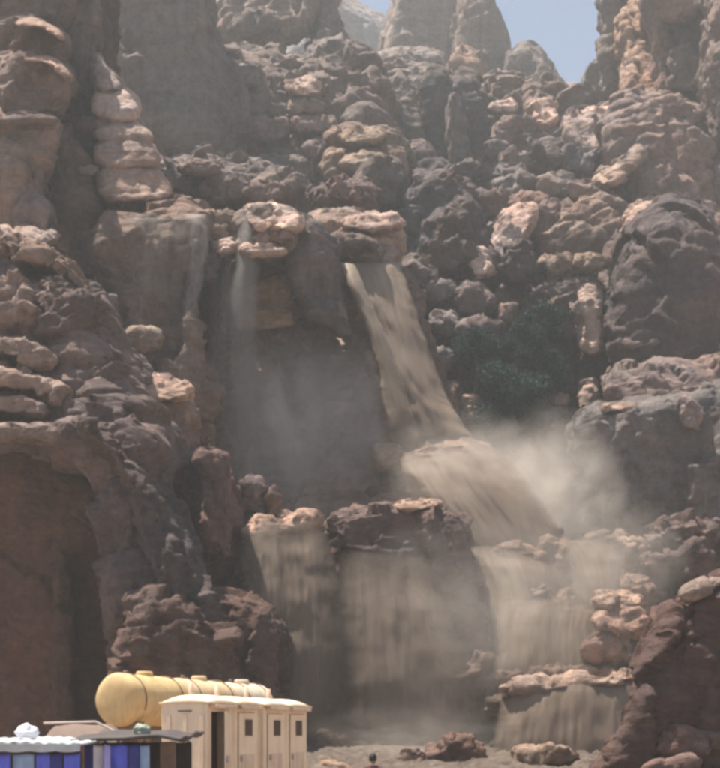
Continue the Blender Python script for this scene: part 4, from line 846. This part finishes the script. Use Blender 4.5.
# canvas canopy behind
Yc = 19.0; tc_ = empty('canvas_canopy', (0, 0, 0)); tag(tc_, 'brown canvas canopy with a pale ridge pole behind the stalls', 'canopy')
pts = [X_(44, Yc), X_(96, Yc), X_(118, Yc)]; zz_ = [1.78, 1.80, 1.58]
P = np.array([[[x, Yc + q * 1.6, float(np.interp(x, pts, zz_)) - .28 * abs(2 * q - 1) ** 1.5 * (.3 if q > .5 else 1) + .015 * math.sin(x * 9 + q * 7)] for q in np.linspace(0, 1, 12)] for x in np.linspace(pts[0], pts[2], 30)])
ro = link('sheet', grid_mesh('sheet', P), CANVAS, tc_); so = ro.modifiers.new('t', 'SOLIDIFY'); so.thickness = .02
POLE = plain('pale_pole', (0.62, 0.50, 0.42), .6)
MB().tube([(pts[0], Yc - .02, 1.80), (pts[1], Yc - .02, 1.825), (pts[2] + .1, Yc - .02, 1.58)], .022, 8).build('ridge_pole', POLE, tc_)
for x in (pts[0] + .1, pts[2]):
    MB().tube([(x, Yc + .02, -.5), (x, Yc + .02, 1.58)], .03, 8).build('post', WOOD, tc_)
    MB().tube([(x, Yc + 1.55, -.5), (x, Yc + 1.55, 1.58)], .03, 8).build('post', WOOD, tc_)
def bundle(u, v, wpx, hpx, Y, mat, label):
    bm = bmesh.new(); bmesh.ops.create_icosphere(bm, subdivisions=4, radius=1); me = bpy.data.meshes.new('bundle'); bm.to_mesh(me); bm.free()
    c = at(u, v, Y); n = len(me.vertices); co = np.empty(n * 3, np.float32); me.vertices.foreach_get('co', co); co = co.reshape(-1, 3)
    co *= (1 + .35 * fbm(co[:, 0] * 2.2 + u, co[:, 1] * 2.2, co[:, 2] * 2.2, 4, 2))[:, None]; co[:, 2] = np.maximum(co[:, 2], -.55)
    co = co * np.array([wpx / 2 / F * Y, wpx / 2.4 / F * Y, hpx / 1.5 / F * Y]) + np.array(c); me.vertices.foreach_set('co', co.reshape(-1).astype(np.float32))
    me.polygons.foreach_set('use_smooth', [True] * len(me.polygons)); me.update()
    tag(link('bundle', me, mat), label, 'bundle')
bundle(27, 733, 22, 13, 15.9, WHITE, 'crumpled white sheet bundled on the grey stall roof')
bundle(142, 731, 18, 11, 16.8, plain('green_grey_sheet', (.30, .33, .26), .7), 'small grey green bundle on the dark stall roof')

# ------------------------------------------------------------------ person by the flood
def person(loc):
    V = [(0, 0, .95), (0, 0, 1.15), (0, 0, 1.38), (0, 0, 1.47), (.17, 0, 1.40), (.22, -.01, 1.12), (.20, -.12, .92), (-.17, 0, 1.40), (-.23, 0, 1.12), (-.21, -.08, .90),
         (.09, 0, .90), (.10, -.02, .50), (.11, .03, .08), (.12, -.14, .03), (-.09, 0, .90), (-.11, .0, .50), (-.12, .04, .08), (-.13, -.13, .03)]
    E = [(0, 1), (1, 2), (2, 3), (2, 4), (4, 5), (5, 6), (2, 7), (7, 8), (8, 9), (0, 10), (10, 11), (11, 12), (12, 13), (0, 14), (14, 15), (15, 16), (16, 17)]
    R_ = [.15, .14, .15, .065, .075, .05, .038, .075, .05, .038, .095, .065, .045, .04, .095, .065, .045, .04]
    me = bpy.data.meshes.new('person'); me.from_pydata(V, E, []); o = link('person', me, plain('maroon_clothes', (.14, .06, .05), .85, .2, 8))
    sk_ = o.modifiers.new('s', 'SKIN'); o.modifiers.new('u', 'SUBSURF').levels = 2; o.modifiers['u'].render_levels = 2
    for v_, r in zip(me.skin_vertices[0].data, R_): v_.radius = (r, r * .8)
    me.skin_vertices[0].data[0].use_root = True
    o.location = loc; o.rotation_euler[2] = math.pi * .9
    bm = bmesh.new(); bmesh.ops.create_icosphere(bm, subdivisions=3, radius=1)
    for v_ in bm.verts:
        f = max(0, -v_.co.y); v_.co = Vector((v_.co.x * .078 * (1 - .18 * max(0, -v_.co.z)), v_.co.y * .098, v_.co.z * .118))
        if f > .9 and abs(v_.co.z + .01) < .03 and abs(v_.co.x) < .018: v_.co.y -= .022
    h = bpy.data.meshes.new('head'); bm.to_mesh(h); bm.free(); h.polygons.foreach_set('use_smooth', [True] * len(h.polygons))
    ho = link('head', h, plain('skin', (.30, .18, .12), .6), o); ho.location = (0, -.015, 1.60)
    bm = bmesh.new(); bmesh.ops.create_icosphere(bm, subdivisions=3, radius=1)
    for v_ in bm.verts: v_.co = Vector((v_.co.x * .088, v_.co.y * .108 + .015, max(v_.co.z, -.5 if v_.co.y > .1 else .25) * .125 + .008))
    h = bpy.data.meshes.new('hair'); bm.to_mesh(h); bm.free(); h.polygons.foreach_set('use_smooth', [True] * len(h.polygons))
    link('hair', h, plain('dark_hair', (.02, .015, .013), .7), o).location = (0, -.01, 1.605)
    for sx in (1, -1):                              # hands with five fingers
        hb = MB(); wx = .20 if sx > 0 else -.21; wy = -.12 if sx > 0 else -.08; wz = .92 if sx > 0 else .90
        hb.tube([(wx, wy, wz), (wx, wy - .01, wz - .05), (wx, wy - .01, wz - .09)], [.028, .036, .034], 8)
        for k in range(4): hb.tube([(wx, wy - .04 + k * .02, wz - .085), (wx - sx * .008, wy - .04 + k * .02, wz - .125), (wx - sx * .022, wy - .04 + k * .02, wz - .155 - .01 * (k in (1, 2)))], [.009, .0085, .007], 6)
        hb.tube([(wx, wy - .035, wz - .04), (wx, wy - .062, wz - .07), (wx - sx * .006, wy - .066, wz - .10)], [.011, .010, .008], 6)
        hb.build('hand', bpy.data.materials['skin'], o, True)
    tag(o, 'dark-haired person in dark reddish clothes standing by the flood', 'person')
person((X_(373, 24), 24, 1.6 - 18 / F * 24 - 1.735))

# ------------------------------------------------------------------ trees on the ledges
BARK = plain('bark', (.09, .065, .05), .9, .3, 6, bmp=.4)
def leafmat(name, c):
    m, t, o = nodes(name); oi = t.nodes.new('ShaderNodeNewGeometry')
    cc = ramp(t, oi.outputs['Random Per Island'], [(0, tuple(x * .6 for x in c)), (1, tuple(x * 1.45 for x in c))])
    b = N(t, 'ShaderNodeBsdfPrincipled', Roughness=.9); b.inputs['Specular IOR Level'].default_value = .05; t.links.new(cc, b.inputs['Base Color']); t.links.new(b.outputs[0], o.inputs[0]); return m
LEAF = leafmat('juniper_foliage', (.046, .078, .066))
def tree(u, v, wpx, hpx, Y, label, seed):
    r = np.random.default_rng(seed); base = at(u, v + hpx * .55, Y); Wm, Hm = wpx / F * Y, hpx / F * Y
    t = empty('juniper_tree', base); tag(t, label, 'tree', 'trees on the rock ledges')
    tips = []; mb = MB()
    mb.tube([(0, 0, -.8), (.05 * Wm, 0, .2 * Hm), (-.03 * Wm, 0, .5 * Hm), (.02 * Wm, 0, .85 * Hm)], [.07 * Wm, .055 * Wm, .04 * Wm, .012 * Wm], 8)
    for k in range(12):
        a = r.uniform(0, 6.28); h0 = r.uniform(.2, .75) * Hm; ln = r.uniform(.28, .5) * Wm * (1.1 - .5 * h0 / Hm)
        p1 = Vector((math.cos(a) * ln * .5, math.sin(a) * ln * .5, h0 + .08 * Hm)); p2 = Vector((math.cos(a) * ln, math.sin(a) * ln, h0 + r.uniform(.08, .25) * Hm))
        mb.tube([(0, 0, h0), p1, p2], [.03 * Wm, .02 * Wm, .008 * Wm], 5); tips += [p1, p2, (p1 + p2) / 2]
    tips += [Vector((0, 0, .9 * Hm)), Vector((0, 0, .75 * Hm))]
    mb.build('trunk', BARK, t, True)
    C = np.array([tuple(p) for p in tips]); n = 8000
    cc = C[r.integers(0, len(C), n)]
    d = r.normal(size=(n, 3)); d /= np.linalg.norm(d, axis=1)[:, None]; d *= (r.uniform(0, 1, n) ** .4)[:, None] * np.array([.22 * Wm, .2 * Wm, .15 * Hm])
    c = cc + d; s_ = r.uniform(.05, .13, n)[:, None] * (Wm / 3) ** .5
    a1 = r.normal(size=(n, 3)); a1 /= np.linalg.norm(a1, axis=1)[:, None]; a2 = np.cross(a1, r.normal(size=(n, 3))); a2 /= np.linalg.norm(a2, axis=1)[:, None]
    V = np.stack([c - a1 * s_, c + a2 * s_ * .45, c + a1 * s_, c - a2 * s_ * .45], 1).reshape(-1, 3)
    me = pydata('crown', V.tolist(), np.arange(4 * n).reshape(-1, 4).tolist(), False)
    link('crown', me, LEAF, t)
tree(510, 400, 80, 72, 67, 'broad dark green tree lowest on the ledge beside the main fall', 1)
tree(545, 326, 46, 54, 69, 'dark green tree standing left of the bright rock slab', 2)
tree(524, 350, 46, 56, 68, 'small dark green tree just above the broad one', 3)
tree(476, 352, 44, 50, 68.5, 'small dark tree nearest the main fall on its right', 4)
tree(552, 372, 36, 44, 67.5, 'little green tree below the bright rock slab', 5)

# ------------------------------------------------------------------ boulders along the flood
for (u, v, wd, h, Yd, tn, lb_) in [(456, 752, 56, 34, 41, (.85, .68, .62), 'pinkish boulder with a pale cap rising from the flood at bottom centre'), (412, 762, 34, 18, 40, (1.2, 1.05, .92), 'low pale boulder left of the pinkish one in the flood'),
                                   (334, 768, 44, 10, 38, (1.4, 1.25, 1.0), 'flat pale rock beside the toilets at the bottom edge'), (545, 756, 60, 20, 40.5, (1.35, 1.22, 1.05), 'long pale rock below the wide low fall')]:
    o = lump('boulder', u, v, wd, h, Yd, None, tint=tn, seed=int(u)); tag(o, lb_, 'boulder', 'boulders in the flood')

# ------------------------------------------------------------------ haze
def haze_box():
    V = [(x, y, z) for x in (-260, 260) for y in (-40, 345) for z in (-4, 205)]
    me = pydata('haze', V, [(0, 1, 3, 2), (4, 6, 7, 5), (0, 4, 5, 1), (2, 3, 7, 6), (0, 2, 6, 4), (1, 5, 7, 3)], False)
    m, t, o = nodes('dusty_air'); v = N(t, 'ShaderNodeVolumePrincipled'); v.inputs['Density'].default_value = 0.0010
    v.inputs['Color'].default_value = (0.86, 0.91, 0.91, 1); v.inputs['Anisotropy'].default_value = 0.2
    t.links.new(v.outputs[0], o.inputs['Volume'])
    tag(link('haze', me, m), 'thin dusty haze and drifting spray in the air', kind='stuff')
haze_box()

COL.objects.unlink(_tmp); bpy.data.objects.remove(_tmp)
